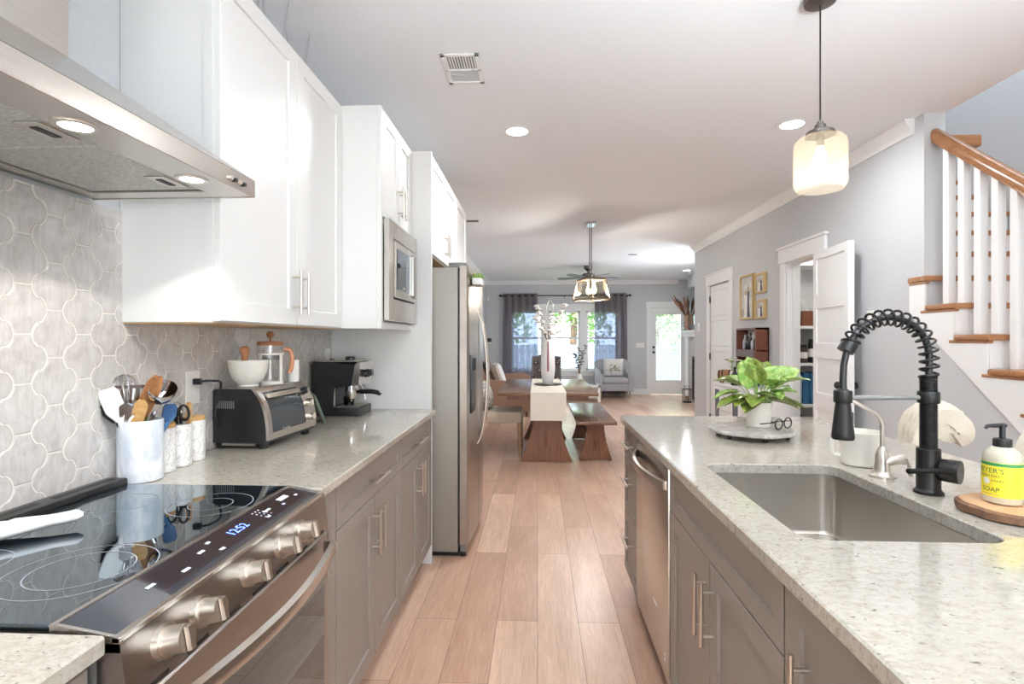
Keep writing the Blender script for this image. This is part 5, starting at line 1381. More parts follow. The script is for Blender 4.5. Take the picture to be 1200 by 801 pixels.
tag(MB().lathe([(.034, 0), (.038, .003), (.038, .10), (.012, .145), (.012, .185), (.014, .19)], (2.03, 5.60, bz + .0005), 18).build('liquor_bottle', M_black), 'dark liquor bottle beside the navy box', 'bottle')
tag(MB().box(2.06, 2.15, 5.40, 5.49, bz + .0005, bz + .10, .003).build('white_box', M_plate, smooth=False), 'white box at the near side of the dark liquor bottle', 'box')
mb = MB().ell((2.12, 5.33, bz + .05), (.06, .045, .0495), 18, 10); tag(mb.build('decanter', M_navy), 'low round dark blue decanter under the wine cabinet', 'decanter')

# pantry shelves and goods
pt = thing('pantry_shelving', 'white shelf unit inside the pantry', 'shelving', (2.95, 5.95, 0))
for z in (.28, .63, 1.065, 1.455): MB().box(2.49, 3.415, 5.74, 6.145, z - .03, z, .002).build('shelf', M_trim, pt)
MB().box(2.49, 3.415, 5.74, 6.145, 2.09, 2.20, .002).build('soffit', M_trim, pt)
MB().box(2.49, 2.515, 5.76, 6.145, .001, 2.09).build('side', M_trim, pt)
def box_item(name, label, cat, x0, x1, y0, y1, z0, h, m, group=None, b=.004): return tag(MB().box(x0, x1, y0, y1, z0 + .0005, z0 + h, b).build(name, m, smooth=False), label, cat, group)
jl = ('first dark jar from the left on the middle pantry shelf', 'second dark jar from the left on the middle pantry shelf', 'third dark jar on the middle pantry shelf', 'fourth dark jar on the middle pantry shelf', 'fifth dark jar on the middle pantry shelf', 'sixth dark jar on the middle pantry shelf', 'seventh dark jar on the middle pantry shelf')
for k in range(7):
    x = 2.555 + k * .088; h = (.26, .24, .27, .19, .25, .26, .23)[k]
    t = thing('spice_jar', jl[k], 'jar', (x, 5.80, 1.065), 'jars on the middle pantry shelf')
    MB().lathe([(.036, 0), (.039, .003), (.039, h * .82), (.03, h * .86)], (x, 5.80, 1.0655), 16).build('jar', mat('jar_%d' % k, ((36, 34, 34), (62, 54, 48), (30, 30, 34), (78, 66, 52), (40, 38, 40), (28, 28, 28), (58, 50, 44))[k], .25), t)
    MB().lathe([(.032, h * .86), (.034, h * .87), (.034, h), (.031, h + .003)], (x, 5.80, 1.0655), 16).build('lid', M_black, t)
    MB().lathe([(.0392, h * .25), (.0396, h * .25), (.0396, h * .6), (.0392, h * .6)], (x, 5.80, 1.0655), 16, caps=False).build('label', M_plate, t)
for k in range(4):
    x0 = 2.73 + k * .075
    box_item('binder', ('pale blue binder at the left on the lower pantry shelf', 'blue binder second from the left on the lower pantry shelf', 'blue binder third on the lower pantry shelf', 'blue binder at the right on the lower pantry shelf')[k], 'binder', x0, x0 + .066, 5.78, 6.05, .63, (.30, .33, .32, .33)[k], M_blue if k else mat('binder_pale', (150, 170, 186), .5), 'blue binders on the lower pantry shelf')
tag(MB().lathe([(.03, 0), (.045, .01), (.05, .05), (.03, .09), (.018, .10), (.03, .13), (.025, .15)], (2.60, 5.80, .6305), 18).build('figurine', M_cream), 'cream figurine left of the blue binders', 'figurine')
box_item('storage_box', 'dark box on the lowest pantry shelf', 'box', 2.53, 2.9, 5.8, 6.1, .28, .2, M_iron)
box_item('brown_basket', 'brown box on the top pantry shelf beside the pale bags', 'box', 2.80, 2.98, 5.79, 6.0, 1.455, .16, M_mahog)
def bag(x, name, label, m, lean):
    mb = MB(); rings = []
    for k in range(9):
        q = k / 8; w = .075 * (1 - .35 * q ** 2) + .006 * math.sin(k * 2.1); d = .10 * (1 - .7 * q)
        rings.append([(x + lean * q * .12 + w * math.cos(a), 5.90 + d * math.sin(a) + .008 * math.sin(3 * a + k), 1.4555 + .34 * q) for a in [2 * PI * j / 18 for j in range(18)]])
    tag(mb.ring_loft(rings).build(name, m), label, 'bag')
bag(2.59, 'cloth_bag', 'white cloth bag on the top pantry shelf', M_plate, -.2)
bag(2.74, 'cloth_bag', 'pale green cloth bag leaning on the top pantry shelf', noisy('sage_cloth', (196, 204, 186), (180, 190, 172), 30, .8), -.5)
bag(2.90, 'cloth_bag', 'grey cloth bag behind the brown box in the pantry', noisy('grey_cloth', (186, 188, 184), (170, 172, 170), 30, .8), -.6)

# ------------------------------------------------------------------ island stools
def stool(label):
    t = thing('counter_stool', label, 'stool', (0, 0, 0), 'cream tufted counter stools at the island')
    # faces -X at its origin
    mb = MB().box(-.22, .19, -.215, .215, .56, .66, .035); mb.build('seat', M_creamf, t)
    # back: profile curling away at the top, pinched tufts on the inner face
    def prof(v):
        P = [(.16, .62), (.175, .74), (.19, .86), (.205, .94), (.232, .995), (.275, 1.015), (.312, .985), (.315, .945), (.285, .925)]
        q = v * (len(P) - 1); i = min(int(q), len(P) - 2); f = q - i
        p0 = Vector(P[max(i - 1, 0)]); p1 = Vector(P[i]); p2 = Vector(P[i + 1]); p3 = Vector(P[min(i + 2, len(P) - 1)])
        return .5 * ((2 * p1) + (p2 - p0) * f + (2 * p0 - 5 * p1 + 4 * p2 - p3) * f * f + (3 * p1 - p0 - 3 * p2 + p3) * f ** 3)
    tufts = [(yy + (.045 if r % 2 else 0), .14 + r * .125) for r in range(5) for yy in (-.135, -.045, .045, .135)]
    def fn(u, v):
        p = prof(v); y = (u - .5) * .36; wing = .035 * (abs(u - .5) * 2) ** 2.5
        d = 0
        for ty, tv in tufts: d += .016 * math.exp(-(((y - ty) / .026) ** 2 + ((v - tv) / .045) ** 2))
        puff = .020 * math.cos((u - .5) * PI) ** .5 if 0 < u < 1 else 0
        return (p.x - wing * (1 - v) - puff * .6 + d, y, p.y + (.012 * (1 - (2 * u - 1) ** 2)))
    MB().sheet(fn, 44, 44, .062).build('backrest', M_creamf, t, angle=80)
    MB().tube([(.262, -.172, .958), (.262, -.165, .958), (.262, .165, .958), (.262, .172, .958)], [.02, .046, .046, .02], 18).build('back_roll', M_creamf, t)
    bk = [k for k in kids(t) if k.name.startswith('backrest')][0]
    for ty, tv in tufts:
        if abs(ty) < .16 and tv < .6:
            p = fn(ty / .36 + .5, tv); MB().ell((p[0] - .030, p[1], p[2]), (.006, .008, .008), 10, 6).build('button', M_beige, bk)
    for sx, sy in ((-.19, -.18), (-.19, .18), (.17, -.18), (.17, .18)):
        MB().cyl((sx, sy, .57), (sx * 1.12, sy * 1.08, .001), .020, .014, 12).build('leg', M_mahog, t)
    for sy in (-.187, .187): MB().cyl((-.20, sy, .2), (.18, sy, .2), .010, n=10).build('stretcher', M_mahog, t)
    MB().cyl((-.203, -.187, .24), (-.203, .187, .24), .010, n=10).build('footrest', M_mahog, t)
    return t
s1 = stool('cream tufted counter stool behind the black faucet')
s2 = copy_tree(s1); s2['label'] = 'cream tufted counter stool partly hidden by the soap bottle'
s1.location = (1.45, 2.44, 0); s1.rotation_euler = (0, 0, math.radians(-25))
s2.location = (1.47, 1.84, 0); s2.rotation_euler = (0, 0, math.radians(-20))

# ------------------------------------------------------------------ dining area
def flare(mb, x0, x1, xt0, xt1, y0, y1, z0, z1):
    """flared trestle plate: wide at the floor, narrow at the top, curved sides"""
    R_, L_ = [], []
    for k in range(13):
        q = k / 12; e = (1 - q) ** 1.9
        L_.append((xt0 + (x0 - xt0) * e, z0 + (z1 - z0) * q)); R_.append((xt1 + (x1 - xt1) * e, z0 + (z1 - z0) * q))
    return mb.prism(L_ + R_[::-1], 'y', y0, y1)
t = thing('dining_table', 'wooden trestle dining table with flared plank ends', 'table', (.11, 6.57, 0))
tx0, tx1, ty0, ty1 = -.425, .64, 5.62, 7.50
MB().box(tx0, tx1, ty0, ty1, .715, .752, .005).build('tabletop', M_acaciay, t)
MB().box(tx0 + .10, tx1 - .10, ty0 + .06, ty0 + .12, .670, .7145, .003).build('apron', M_acacia, t); MB().box(tx0 + .10, tx1 - .10, ty1 - .12, ty1 - .06, .670, .7145, .003).build('apron', M_acacia, t)
for yy in (5.725, 7.03):
    p = flare(MB(), -.185, .375, -.02, .21, yy, yy + .05, .004, .6695).build('trestle', M_acacia, t, smooth=False)
    MB().box(.075, .105, yy - .02, yy + .075, .17, .28, .008).build('wedge', M_mahog, p)
MB().box(.06, .12, 5.775, 7.03, .19, .26, .004).build('stretcher', M_acacia, t)
t = thing('table_runner', 'cream linen runner along the dining table hanging over its end', 'table runner', (.115, 6.57, .753))
rx0, rx1 = -.075, .300
def run(u, v):
    L = [(7.505 + .006, .60), (7.505 + .006, .752), (7.495, .7565), (5.625, .7565), (5.612, .752), (5.610, .46)]
    d = [0]; 
    for a, b in zip(L, L[1:]): d.append(d[-1] + math.hypot(b[0] - a[0], b[1] - a[1]))
    q = v * d[-1]; i = 0
    while i < len(L) - 2 and d[i + 1] < q: i += 1
    f = (q - d[i]) / (d[i + 1] - d[i]); y = L[i][0] + (L[i + 1][0] - L[i][0]) * f; z = L[i][1] + (L[i + 1][1] - L[i][1]) * f
    return (rx0 + (rx1 - rx0) * u, y - (.004 * math.sin(u * 9) if z < .74 and y < 6 else 0), z)
MB().sheet(run, 12, 120, .003).build('cloth', M_linen, t)
t = thing('metal_tray', 'round pewter tray on the runner under the white vase', 'tray', (.125, 6.52, .758))
MB().lathe([(.12, .0005), (.15, .002), (.175, .012), (.172, .015), (.148, .006), (0, .005)], (.125, 6.52, .7582), 40, caps=False).build('plate', M_bronze, t)
t = thing('tall_vase', 'tall white vase of cotton branches on the dining table', 'vase', (.125, 6.52, .765))
vz = .765
MB().lathe([(.045, 0), (.055, .004), (.075, .07), (.088, .18), (.085, .32), (.070, .45), (.052, .545), (.046, .545), (.064, .45), (.079, .32), (.08, .18), (.05, .02), (0, .015)], (.125, 6.52, vz), 36, caps=False).build('vase', M_white, t)
MB().ring_loft([[(.125 + a, 6.52 - r_ + b, vz + z) for a, b in ((-w_, .001), (w_, .001), (w_, -.003), (-w_, -.003))] for z, r_, w_ in ((.16, .0865, .010), (.22, .0885, .011), (.32, .0855, .011), (.40, .0775, .010), (.46, .0690, .009), (.52, .057, .008))]).build('reflection_strip', mat('plum_reflection', (150, 84, 98), .5), t)  # plum reflection on the vase front, modelled as a coloured strip
rv = random.Random(11)
for k in range(11):
    a = rv.uniform(0, 2 * PI); r_ = rv.uniform(.05, .22); h = rv.uniform(.62, .98)
    top = Vector((.125 + r_ * math.cos(a), 6.52 + r_ * .8 * math.sin(a), vz + h)); b = Vector((.125, 6.52, vz + .5)); m_ = b.lerp(top, .5) + Vector((0, 0, .04))
    P = smooth_path([b, m_, top], 6); MB().tube(P, .0032, 6).build('branch', M_bark, t)
    for q in (.55, .8, 1.0):
        c = P[int(q * (len(P) - 1))]; mb = MB()
        for j in range(4):
            e = 2 * PI * j / 4 + k; mb.ell((c.x + .016 * math.cos(e), c.y + .016 * math.sin(e), c.z + .006 * (j % 2)), (.018, .018, .016), 10, 6)
        mb.build('cotton_boll', M_plate, t)
P = [Vector((.125 + .05 * math.sin(q * 2) + .03, 6.52, vz + .50 + .50 * math.sin(min(q, 1) * PI / 2 + 0))) for q in [j / 10 for j in range(11)]]
MB().tube(smooth_path([(.11, 6.52, vz + .5), (.10, 6.52, vz + .85), (.14, 6.52, vz + 1.02), (.19, 6.52, vz + .95), (.17, 6.52, vz + .78)], 8), .004, 8).build('curled_stem', M_plate, t)

t = thing('dining_bench', 'wooden bench with flared ends on the right of the dining table', 'bench', (.63, 6.43, 0))
MB().box(.415, .832, 5.62, 7.25, .415, .45, .005).build('seat', M_acaciay, t)
for yy in (5.80, 7.03):
    p = flare(MB(), .452, .808, .535, .718, yy, yy + .045, .012, .4145).build('trestle', M_acacia, t, smooth=False)
    MB().box(.615, .640, yy - .018, yy + .065, .13, .23, .007).build('wedge', M_mahog, p)
    for xx in (.475, .785): MB().cyl((xx, yy + .022, .0005), (xx, yy + .022, .012), .012, n=10).build('foot', M_black, t)
MB().box(.600, .655, 5.845, 7.03, .155, .21, .004).build('stretcher', M_acacia, t)

t = thing('upholstered_chair', 'beige upholstered dining chair on the left side of the table', 'chair', (-.42, 6.22, 0))
MB().box(-.70, -.175, 5.965, 6.50, .37, .505, .04).build('seat', M_beige, t)
mb = MB(); mb.ring_loft([[(-.735, 5.97, .40), (-.655, 5.97, .40), (-.655, 6.495, .40), (-.735, 6.495, .40)], [(-.80, 5.98, .90), (-.735, 5.98, .90), (-.735, 6.485, .90), (-.80, 6.485, .90)]])
mb.build('backrest', M_beige, t)
for a, b, c, d in ((-.205, 5.995, -.195, 5.985), (-.205, 6.465, -.195, 6.475), (-.665, 5.995, -.735, 5.985), (-.665, 6.465, -.735, 6.475)):
    MB().cyl((a, b, .38), (c, d, .001), .027, .017, 12).build('leg', M_legwood, t)
mb = MB()
M_pattern = noisy('patterned_cushion', (226, 222, 214), (150, 150, 150), 26, .8, lo=.45, hi=.55)
mb.M = Matrix.Translation((-.60, 6.23, .665)) @ Matrix.Rotation(math.radians(-14), 4, 'Y')
mb.ell((0, 0, 0), (.075, .21, .17), 24, 14); tag(mb.build('cushion', M_pattern), 'grey and white patterned cushion on the beige chair', 'cushion')

# dark tufted chair at the far end
t = thing('tufted_chair', 'dark leather tufted chair at the far end of the dining table', 'chair', (.13, 7.95, 0))
M_stud = mat('nail_heads', (200, 190, 175), .3, 1.0)
def tb(u, v):
    x = (u - .5) * .44 + .135; z = .46 + .61 * v + (.022 * math.cos((u - .5) * PI * 2) if v > .8 else 0) * (v - .8) * 5
    d = 0
    for r in range(4):
        for c in range(3 + r % 2):
            tu = (c + .5 + (0 if r % 2 else .5)) / 4; tv = .25 + r * .19
            d += .014 * math.exp(-(((u - tu) / .06) ** 2 + ((v - tv) / .05) ** 2))
    return (x, 8.06 + .05 * v + d * -1 + .012 * math.cos((u - .5) * PI) , z)
bk = MB().sheet(tb, 32, 36, .06).build('backrest', M_leather, t, angle=80)
for r in range(4):
    for c in range(3 + r % 2):
        tu = (c + .5 + (0 if r % 2 else .5)) / 4; p = tb(tu, .25 + r * .19)
        MB().ell((p[0], p[1] - .030, p[2]), (.010, .006, .010), 8, 5).build('button', M_stud, bk)
mb = MB()
for k in range(15):
    for u in (.03, .97): p = tb(u, .06 + k * .064); mb.ell((p[0], p[1] - .032, p[2]), (.006, .004, .006), 6, 4)
mb.build('nail_trim', M_stud, bk)
MB().box(-.085, .355, 7.60, 8.06, .40, .49, .025).build('seat', M_leather, t)
for a, b in ((-.06, 7.63), (.33, 7.63), (-.06, 8.05), (.33, 8.05)): MB().cyl((a, b, .405), (a, b, .001), .022, .016, 10).build('leg', M_mahog, t)

# ------------------------------------------------------------------ living room
t = thing('sofa', 'tan sofa with curved arms along the left wall', 'sofa', (-.62, 10.0, 0))
sx0, sx1, sy0, sy1 = -1.14, -.135, 9.0, 11.0
MB().box(sx0 + .06, sx1, sy0 + .02, sy1 - .02, .09, .30, .03).build('base', M_tan, t)
for yy in (sy0, sy1 - .17):
    prof = [(sx0 + .02, .085), (sx1 + .01, .085), (sx1 + .012, .46), (sx1 - .02, .56), (sx1 - .10, .605), (sx1 - .22, .625), (sx1 - .42, .60), (sx1 - .62, .615), (sx0 + .10, .66), (sx0 + .02, .70)]
    MB().prism(prof, 'y', yy, yy + .17).build('arm', M_tan, t)
MB().ring_loft([[(sx0, y, .12), (sx0 + .26, y, .30), (sx0 + .24, y, .70), (sx0 + .16, y, .86), (sx0 + .08, y, .885), (sx0 + .02, y, .85)] for y in (sy0 + .02, sy1 - .02)]).build('backrest', M_tan, t)
for k in range(2): MB().box(sx0 + .24, sx1 + .01, sy0 + .175 + k * .825, sy0 + .99 + k * .825, .30, .46, .04).build('seat_cushion', M_tan, t)
for a, b in ((sx0 + .1, sy0 + .06), (sx1 - .05, sy0 + .06), (sx0 + .1, sy1 - .06), (sx1 - .05, sy1 - .06)): MB().cyl((a, b, .09), (a, b, .001), .025, .018, 10).build('foot', M_mahog, t)
def pillow(name, label, loc, rot, sz, m):
    mb = MB(); mb.M = Matrix.Translation(loc) @ rot
    def fn(sgn):
        def f(u, v):
            a, b = (u - .5) * 2, (v - .5) * 2; e = (1 - a ** 4) * (1 - b ** 4); c = 1 - .06 * (a * a * b * b) * 0
            return (sgn * sz[0] * max(e, 0) ** .5, a * sz[1] * (1 - .05 * (1 - b * b)), b * sz[2] * (1 - .05 * (1 - a * a)))
        return f
    n = 14; f1, f2 = fn(1), fn(-1); vs = []; fs = []
    for f in (f1, f2):
        b0 = len(vs); vs += [f(i / n, j / n) for i in range(n + 1) for j in range(n + 1)]
        fs += [(b0 + i * (n + 1) + j, b0 + (i + 1) * (n + 1) + j, b0 + (i + 1) * (n + 1) + j + 1, b0 + i * (n + 1) + j + 1) for i in range(n) for j in range(n)]
    mb.add(vs, fs); return tag(mb.build(name, m, angle=80), label, 'pillow')
M_pil1 = noisy('pillow_taupe', (192, 178, 164), (176, 162, 150), 80, .9); M_pil2 = noisy('pillow_white', (236, 234, 230), (226, 224, 221), 60, .9)
pillow('pillow', 'taupe pillow at the near end of the tan sofa', (-.74, 9.36, .68), Matrix.Rotation(.35, 4, 'Z') @ Matrix.Rotation(-.35, 4, 'Y'), (.07, .21, .21), M_pil1)
pillow('pillow', 'white pillow behind the taupe pillow on the tan sofa', (-.70, 9.80, .68), Matrix.Rotation(.2, 4, 'Z') @ Matrix.Rotation(-.35, 4, 'Y'), (.07, .21, .21), M_pil2)
mb = MB().sheet(lambda u, v: (sx0 + .30 - .36 * v + .02 * math.sin(u * 8), 9.25 + .45 * u, .72 + .19 * math.sin(PI * min(v * 1.1, 1)) - .05 * v), 14, 14, .012)
tag(mb.build('throw_blanket', mat('dark_throw', (44, 42, 46), .9)), 'dark throw folded over the back of the tan sofa', 'blanket')

# grey armchair
t = thing('armchair', 'pale grey armchair under the right curtain', 'armchair', (1.71, 12.05, 0))
ax0, ax1, ay0, ay1 = 1.31, 2.10, 11.75, 12.42
MB().box(ax0 + .09, ax1 - .09, ay0 + .02, ay1 - .08, .17, .34, .02).build('base', M_greyf, t)
MB().box(ax0 + .12, ax1 - .12, ay0 - .02, ay1 - .14, .34, .46, .04).build('seat_cushion', M_greyf, t)
MB().ring_loft([[(ax0 + .06, y0_, z) , (ax1 - .06, y0_, z), (ax1 - .06, y1_, z), (ax0 + .06, y1_, z)] for y0_, y1_, z in ((ay1 - .2, ay1 - .06, .20), (ay1 - .16, ay1 - .02, .50), (ay1 - .10, ay1 + .02, .80), (ay1 - .07, ay1 + .01, .845))]).build('backrest', M_greyf, t)
for s, x in ((1, ax0), (-1, ax1)):
    MB().ring_loft([[(x, y, .17), (x + s * .11, y, .17), (x + s * .12, y, .50 + dz), (x + s * .10, y, .545 + dz), (x + s * .03, y, .55 + dz), (x - s * .005, y, .51 + dz)] for y, dz in ((ay0, 0), (ay0 + .3, .0), (ay1 - .12, .10), (ay1 - .04, .26))]).build('arm', M_greyf, t)
for a, b in ((ax0 + .08, ay0 + .05), (ax1 - .08, ay0 + .05), (ax0 + .1, ay1 - .1), (ax1 - .1, ay1 - .1)): MB().cyl((a, b, .175), (a, b, .001), .022, .014, 10).build('leg', M_legwood, t)
p = pillow('pillow', 'white throw pillow with a botanical print on the grey armchair', (1.71, 12.17, .665), Matrix.Rotation(-PI / 2, 4, 'Z') @ Matrix.Rotation(.22, 4, 'Y'), (.07, .225, .215), M_pil2)
mb = MB(); rp = random.Random(4); mb.M = Matrix.Translation((1.71, 12.17, .665)) @ Matrix.Rotation(-PI / 2, 4, 'Z') @ Matrix.Rotation(.22, 4, 'Y')
for k in range(26):
    y, z = rp.gauss(0, .075), rp.gauss(0, .05); a = rp.uniform(0, PI); L = .032; W_ = .011
    y = max(-.15, min(.15, y)); z = max(-.12, min(.12, z)); e = (1 - (y / .225) ** 4) * (1 - (z / .215) ** 4); x = .07 * e ** .5 + .002
    c, s_ = math.cos(a), math.sin(a)
    mb.add([(x, y + c * L, z + s_ * L), (x + .001, y - s_ * W_, z + c * W_), (x, y - c * L, z - s_ * L), (x + .001, y + s_ * W_, z - c * W_)], [(0, 1, 2, 3)])
mb.build('botanical_print', noisy('print_leaf', (120, 124, 84), (172, 150, 96), 40, .8), p, smooth=False)

# coffee table with vase
t = thing('coffee_table', 'low glass-topped coffee table beyond the dining table', 'coffee table', (.85, 11.55, 0))
kx0, kx1, ky0, ky1 = .42, 1.315, 11.22, 11.85
mb = MB().box(kx0, kx1, ky0, ky0 + .06, .30, .345, .003).box(kx0, kx1, ky1 - .06, ky1, .30, .345, .003).box(kx0, kx0 + .06, ky0, ky1, .30, .345, .003).box(kx1 - .06, kx1, ky0, ky1, .30, .345, .003); mb.build('frame', M_cream, t)
MB().box(kx0 + .05, kx1 - .05, ky0 + .05, ky1 - .05, .340, .350, .002).build('glass_top', mat('table_glass', (176, 208, 212), .04, 0, Coat_Weight=1.0), t)
for a in (kx0 + .03, kx1 - .03):
    for b in (ky0 + .03, ky1 - .03): MB().box(a - .028, a + .028, b - .028, b + .028, .001, .30, .003).build('leg', M_cream, t)
MB().box(kx0 + .03, kx1 - .03, ky0 + .03, ky1 - .03, .09, .115, .003).build('shelf', M_cream, t)
t = thing('eucalyptus_vase', 'small white vase with dark eucalyptus sprigs on the coffee table', 'vase', (.90, 11.62, .3505))
MB().lathe([(.05, 0), (.06, .004), (.075, .08), (.06, .17), (.035, .21), (.03, .21), (.05, .15), (.06, .02), (0, .01)], (.90, 11.62, .351), 24, caps=False).build('vase', M_cream, t)
re_ = random.Random(8)
for k in range(5):
    top = Vector((.90 + re_.uniform(-.14, .14), 11.62 + re_.uniform(-.08, .08), .351 + re_.uniform(.6, .95))); P = smooth_path([(.90, 11.62, .50), Vector((.90, 11.62, .60)).lerp(top, .5), top], 6)
    MB().tube(P, .004, 6).build('stem', M_bark, t)
    mb = MB()
    for j in range(4, len(P)):
        c = P[j]; a = j * 2.4; mb.ell((c.x + .03 * math.cos(a), c.y + .03 * math.sin(a), c.z), (.034, .034, .010), 10, 5)
    mb.build('leaves', mat('eucalyptus_%d' % k, (70, 72, 74), .7), t)

# curtains and rod
t = thing('curtain_rod', 'dark curtain rod spanning the three living room windows', 'curtain rod', (.64, YB - .1, 2.33))
MB().cyl((-.86, YB - .10, 2.335), (2.14, YB - .10, 2.335), .0125, n=12).build('rod', M_iron, t)
for x in (-.88, 2.16): MB().ell((x, YB - .10, 2.335), (.035, .028, .028), 14, 8).build('finial', M_iron, t)
for x in (-.83, .64, 2.11): MB().box(x - .01, x + .01, YB - .11, YB - .001, 2.30, 2.325, .002).build('bracket', M_iron, t)
def curtain(label, x0, x1, ph):
    t = thing('curtain', label, 'curtain', ((x0 + x1) / 2, YB - .10, .02))
    def fn(u, v):
        w = (x1 - x0) * (1 + .06 * (1 - v)); return ((x0 + x1) / 2 + (u - .5) * w, YB - .10 + .038 * math.sin(u * 2 * PI * 5 + ph) * (.85 + .15 * v), .02 + 2.365 * v)
    MB().sheet(fn, 90, 8, .004).build('cloth', M_curtain, t)
    for k in range(9):
        u = (k + .5) / 9; x = x0 + (x1 - x0) * u
        MB().tube([(x, YB - .10 + .019 * math.cos(a), 2.335 + .019 * math.sin(a)) for a in [2 * PI * j / 14 for j in range(14)]], .004, 6, closed=True).build('grommet', M_iron, t)
curtain('taupe sheer curtain at the left side of the windows', -.81, .0, 0)
curtain('taupe sheer curtain at the right side behind the grey armchair', 1.345, 2.09, 1)

# small wall devices at the back-left corner
t = thing('wall_shelf', 'small black wall bracket with a white device in the living room corner', 'wall shelf', (-1.15, YB, 1.2))
MB().box(-1.21, -1.10, YB - .06, YB - .001, 1.24, 1.33, .005).build('box', M_black, t); MB().box(-1.205, -1.105, YB - .062, YB - .001, 1.20, 1.238, .003).build('base', M_plate, t)
tag(MB().box(-1.195, -1.155, YB - .03, YB - .001, 2.22, 2.31, .005).build('motion_sensor', M_plate), 'white motion sensor high on the back wall left of the curtain', 'sensor')
tag(MB().box(XL + .001, XL + .05, 11.9, 12.05, 1.50, 1.60, .006).build('thermostat', M_plate), 'white thermostat on the left living room wall', 'thermostat')
t = thing('switch_plate', 'wide white switch plate between the right curtain and patio door', 'switch', (2.41, YB, 1.11))
MB().box(2.31, 2.51, YB - .007, YB - .0005, 1.11, 1.22, .002).build('plate', M_plate, t)
for k in range(3): MB().box(2.335 + k * .06, 2.365 + k * .06, YB - .011, YB - .007, 1.135, 1.195, .002).build('rocker', M_white, t)

# fireplace
BX = 3.28
struct(MB().box(BX, 3.599, 9.4, 11.85, 1.47, CZ - .001).box(BX, 3.599, 9.4, 9.75, .001, 1.47).box(BX, 3.599, 11.5, 11.85, .001, 1.47).box(BX, 3.599, 9.75, 11.5, .95, 1.47), 'wall_chimney_breast', M_wall, smooth=False)
t = thing('fireplace', 'white fireplace with stone mosaic surround and dark firebox', 'fireplace', (BX - .06, 10.62, 0))
MB().box(BX - .14, BX - .001, 9.30, 11.90, 1.44, 1.497, .006).box(BX - .10, BX - .001, 9.36, 11.86, 1.36, 1.44, .01).build('mantel_shelf', M_trim, t)
for a, b in ((9.42, 9.62), (11.64, 11.84)): MB().box(BX - .06, BX - .001, a, b, .001, 1.36, .004).build('pilaster', M_trim, t)
MB().box(BX - .03, BX - .001, 9.63, 9.95, .001, 1.30).box(BX - .03, BX - .001, 11.3, 11.63, .001, 1.30).box(BX - .03, BX - .001, 9.95, 11.3, .93, 1.30).build('stone_surround', M_stonew, t, smooth=False)
MB().box(BX + .20, BX + .24, 9.76, 11.49, .002, .94).box(BX + .001, BX + .2, 9.76, 9.80, .002, .94).box(BX + .001, BX + .2, 11.45, 11.49, .002, .94).build('firebox', M_black, t, smooth=False)
MB().box(BX - .055, BX - .031, 9.93, 11.32, .05, .10).box(BX - .055, BX - .031, 9.93, 9.97, .10, .95).box(BX - .055, BX - .031, 11.28, 11.32, .10, .95).box(BX - .055, BX - .031, 9.97, 11.28, .91, .95).build('screen_frame', M_iron, t, smooth=False)
t = thing('television', 'black flat television above the fireplace mantel', 'television', (BX - .05, 10.6, 1.55))
MB().box(BX - .07, BX - .02, 9.75, 11.55, 1.60, 2.40, .006).build('screen', M_glassblk, t); MB().box(BX - .02, BX - .001, 10.4, 10.9, 1.8, 2.2).build('wall_mount', M_black, t, smooth=False)
t = thing('reed_vase', 'tan vase of dark dried plumes on the mantel', 'vase', (BX - .075, 11.62, 1.4975))
MB().lathe([(.035, 0), (.045, .004), (.05, .10), (.04, .26), (.05, .32), (.045, .32), (.035, .25), (.04, .02), (0, .01)], (BX - .08, 11.62, 1.498), 22, caps=False).build('vase', M_tan, t)
rg = random.Random(2)
for k in range(13):
    a = rg.uniform(0, 2 * PI); r_ = rg.uniform(.08, .34); top = Vector((BX - .08 - abs(r_ * math.cos(a)) * (1 if k % 4 else -.2), 11.62 + r_ * .6 * math.sin(a), 1.80 + rg.uniform(.32, .52)))
    b = Vector((BX - .08, 11.62, 1.75)); P = [b, b.lerp(top, .4), b.lerp(top, .7), top]
    MB().tube(P, [.004, .008, .024, .004], 8).build('plume', mat('plume_%d' % k, ((110, 62, 52), (86, 70, 60), (128, 92, 70))[k % 3], .9), t)
tag(MB().box(BX - .12, BX - .10, 11.66, 11.86, 1.4975, 1.66, .004).build('photo_frame', M_bronze, smooth=False), 'small dark frame at the far end of the mantel', 'picture frame')
tag(MB().box(BX - .13, BX - .05, 11.35, 11.50, 1.4975, 1.535, .004).build('decor_box', M_mahog, smooth=False), 'low brown box on the mantel beside the dried plumes', 'box')
t = thing('lantern', 'black metal candle lantern on the floor by the fireplace', 'lantern', (3.10, 11.25, 0))
lx, ly = 3.09, 11.22
MB().box(lx - .075, lx + .075, ly - .075, ly + .075, .001, .025, .003).build('base', M_iron, t); MB().box(lx - .075, lx + .075, ly - .075, ly + .075, .27, .285, .003).build('top', M_iron, t)
for a in (-.066, .066):
    for b in (-.066, .066): MB().box(lx + a - .006, lx + a + .006, ly + b - .006, ly + b + .006, .025, .27).build('post', M_iron, t, smooth=False)
MB().tube([(lx - .05, ly, .285), (lx - .05, ly, .34), (lx + .05, ly, .34), (lx + .05, ly, .285)], .005, 6).build('handle', M_iron, t)
MB().lathe([(.032, .026), (.034, .028), (.034, .13), (.03, .135)], (lx, ly, 0), 16).build('candle', M_tan, t)

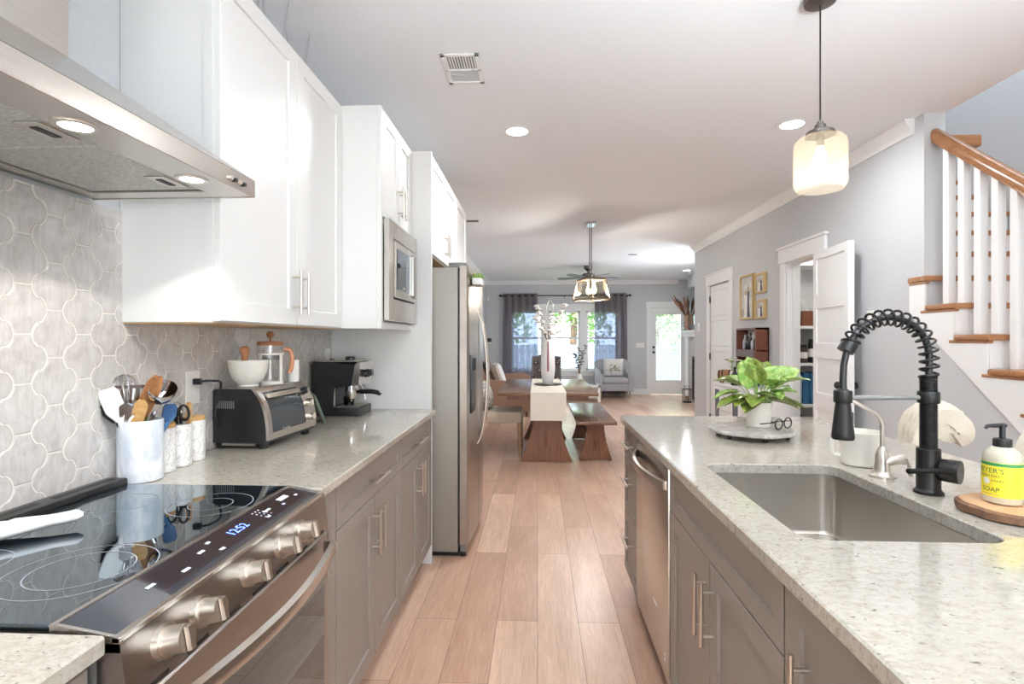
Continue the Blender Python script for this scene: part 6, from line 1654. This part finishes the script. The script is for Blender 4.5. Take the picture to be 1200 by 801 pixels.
# ------------------------------------------------------------------ outdoors
struct(MB().box(-14, 22, YB + .15, 40, -.55, -.35), 'ground_lawn', M_grass, smooth=False)
t = thing('garden_fence', 'grey board fence across the back garden', 'fence', (2, 17.6, -.35))
bd = MB()
for k in range(90): bd.box(-8 + k * .2, -8 + k * .2 + .185, 17.6, 17.625, -.349, 1.12)
bd.build('boards', M_fencewood, t, smooth=False)
for k in range(9): MB().box(-8 + k * 2.2, -7.9 + k * 2.2, 17.63, 17.73, -.349, 1.2).build('post', M_fencewood, t, smooth=False)
MB().box(-8, 10, 17.63, 17.67, .85, .95).build('rail', M_fencewood, t, smooth=False)
def tree(label, x, y, h, r, m, seed, n=2600):
    t = thing('garden_tree', label, 'tree', (x, y, -.35), 'trees beyond the fence')
    rr = random.Random(seed)
    MB().tube([(x, y, -.36), (x + .1, y, h * .35), (x - .05, y + .1, h * .7)], [.20, .15, .06], 10).build('trunk', M_bark, t)
    mb = MB()
    cl = [(Vector((x + rr.uniform(-.7, .7) * r, y + rr.uniform(-.7, .7) * r, h * rr.uniform(.30, .95))), r * rr.uniform(.35, .6)) for _ in range(16)]
    for k in range(n):
        c, q = cl[k % len(cl)]; d = Vector((rr.gauss(0, 1), rr.gauss(0, 1), rr.gauss(0, 1))).normalized(); p = c + d * q * rr.uniform(.75, 1.05)
        u = Vector((rr.gauss(0, 1), rr.gauss(0, 1), rr.gauss(0, 1))).normalized(); v = u.cross(d + Vector((.01, .02, .03))).normalized(); s_ = rr.uniform(.09, .17)
        mb.add([p - u * s_, p + v * s_ * .5, p + u * s_, p - v * s_ * .5], [(0, 1, 2, 3)])
    mb.build('foliage', m, t, smooth=False)
tree('pale green tree behind the fence seen through the left window', -2.0, 19.4, 4.6, 1.6, M_foliage2, 1)
tree('bright green tree behind the fence seen through the middle window', 1.5, 23.6, 5.2, 1.9, M_foliage, 2)
tree('green tree behind the fence seen through the right window', 4.1, 19.3, 4.4, 1.6, M_foliage2, 3)
tree('dark green tree seen through the patio door blinds', 7.0, 23.6, 5.2, 1.9, M_foliage, 4)
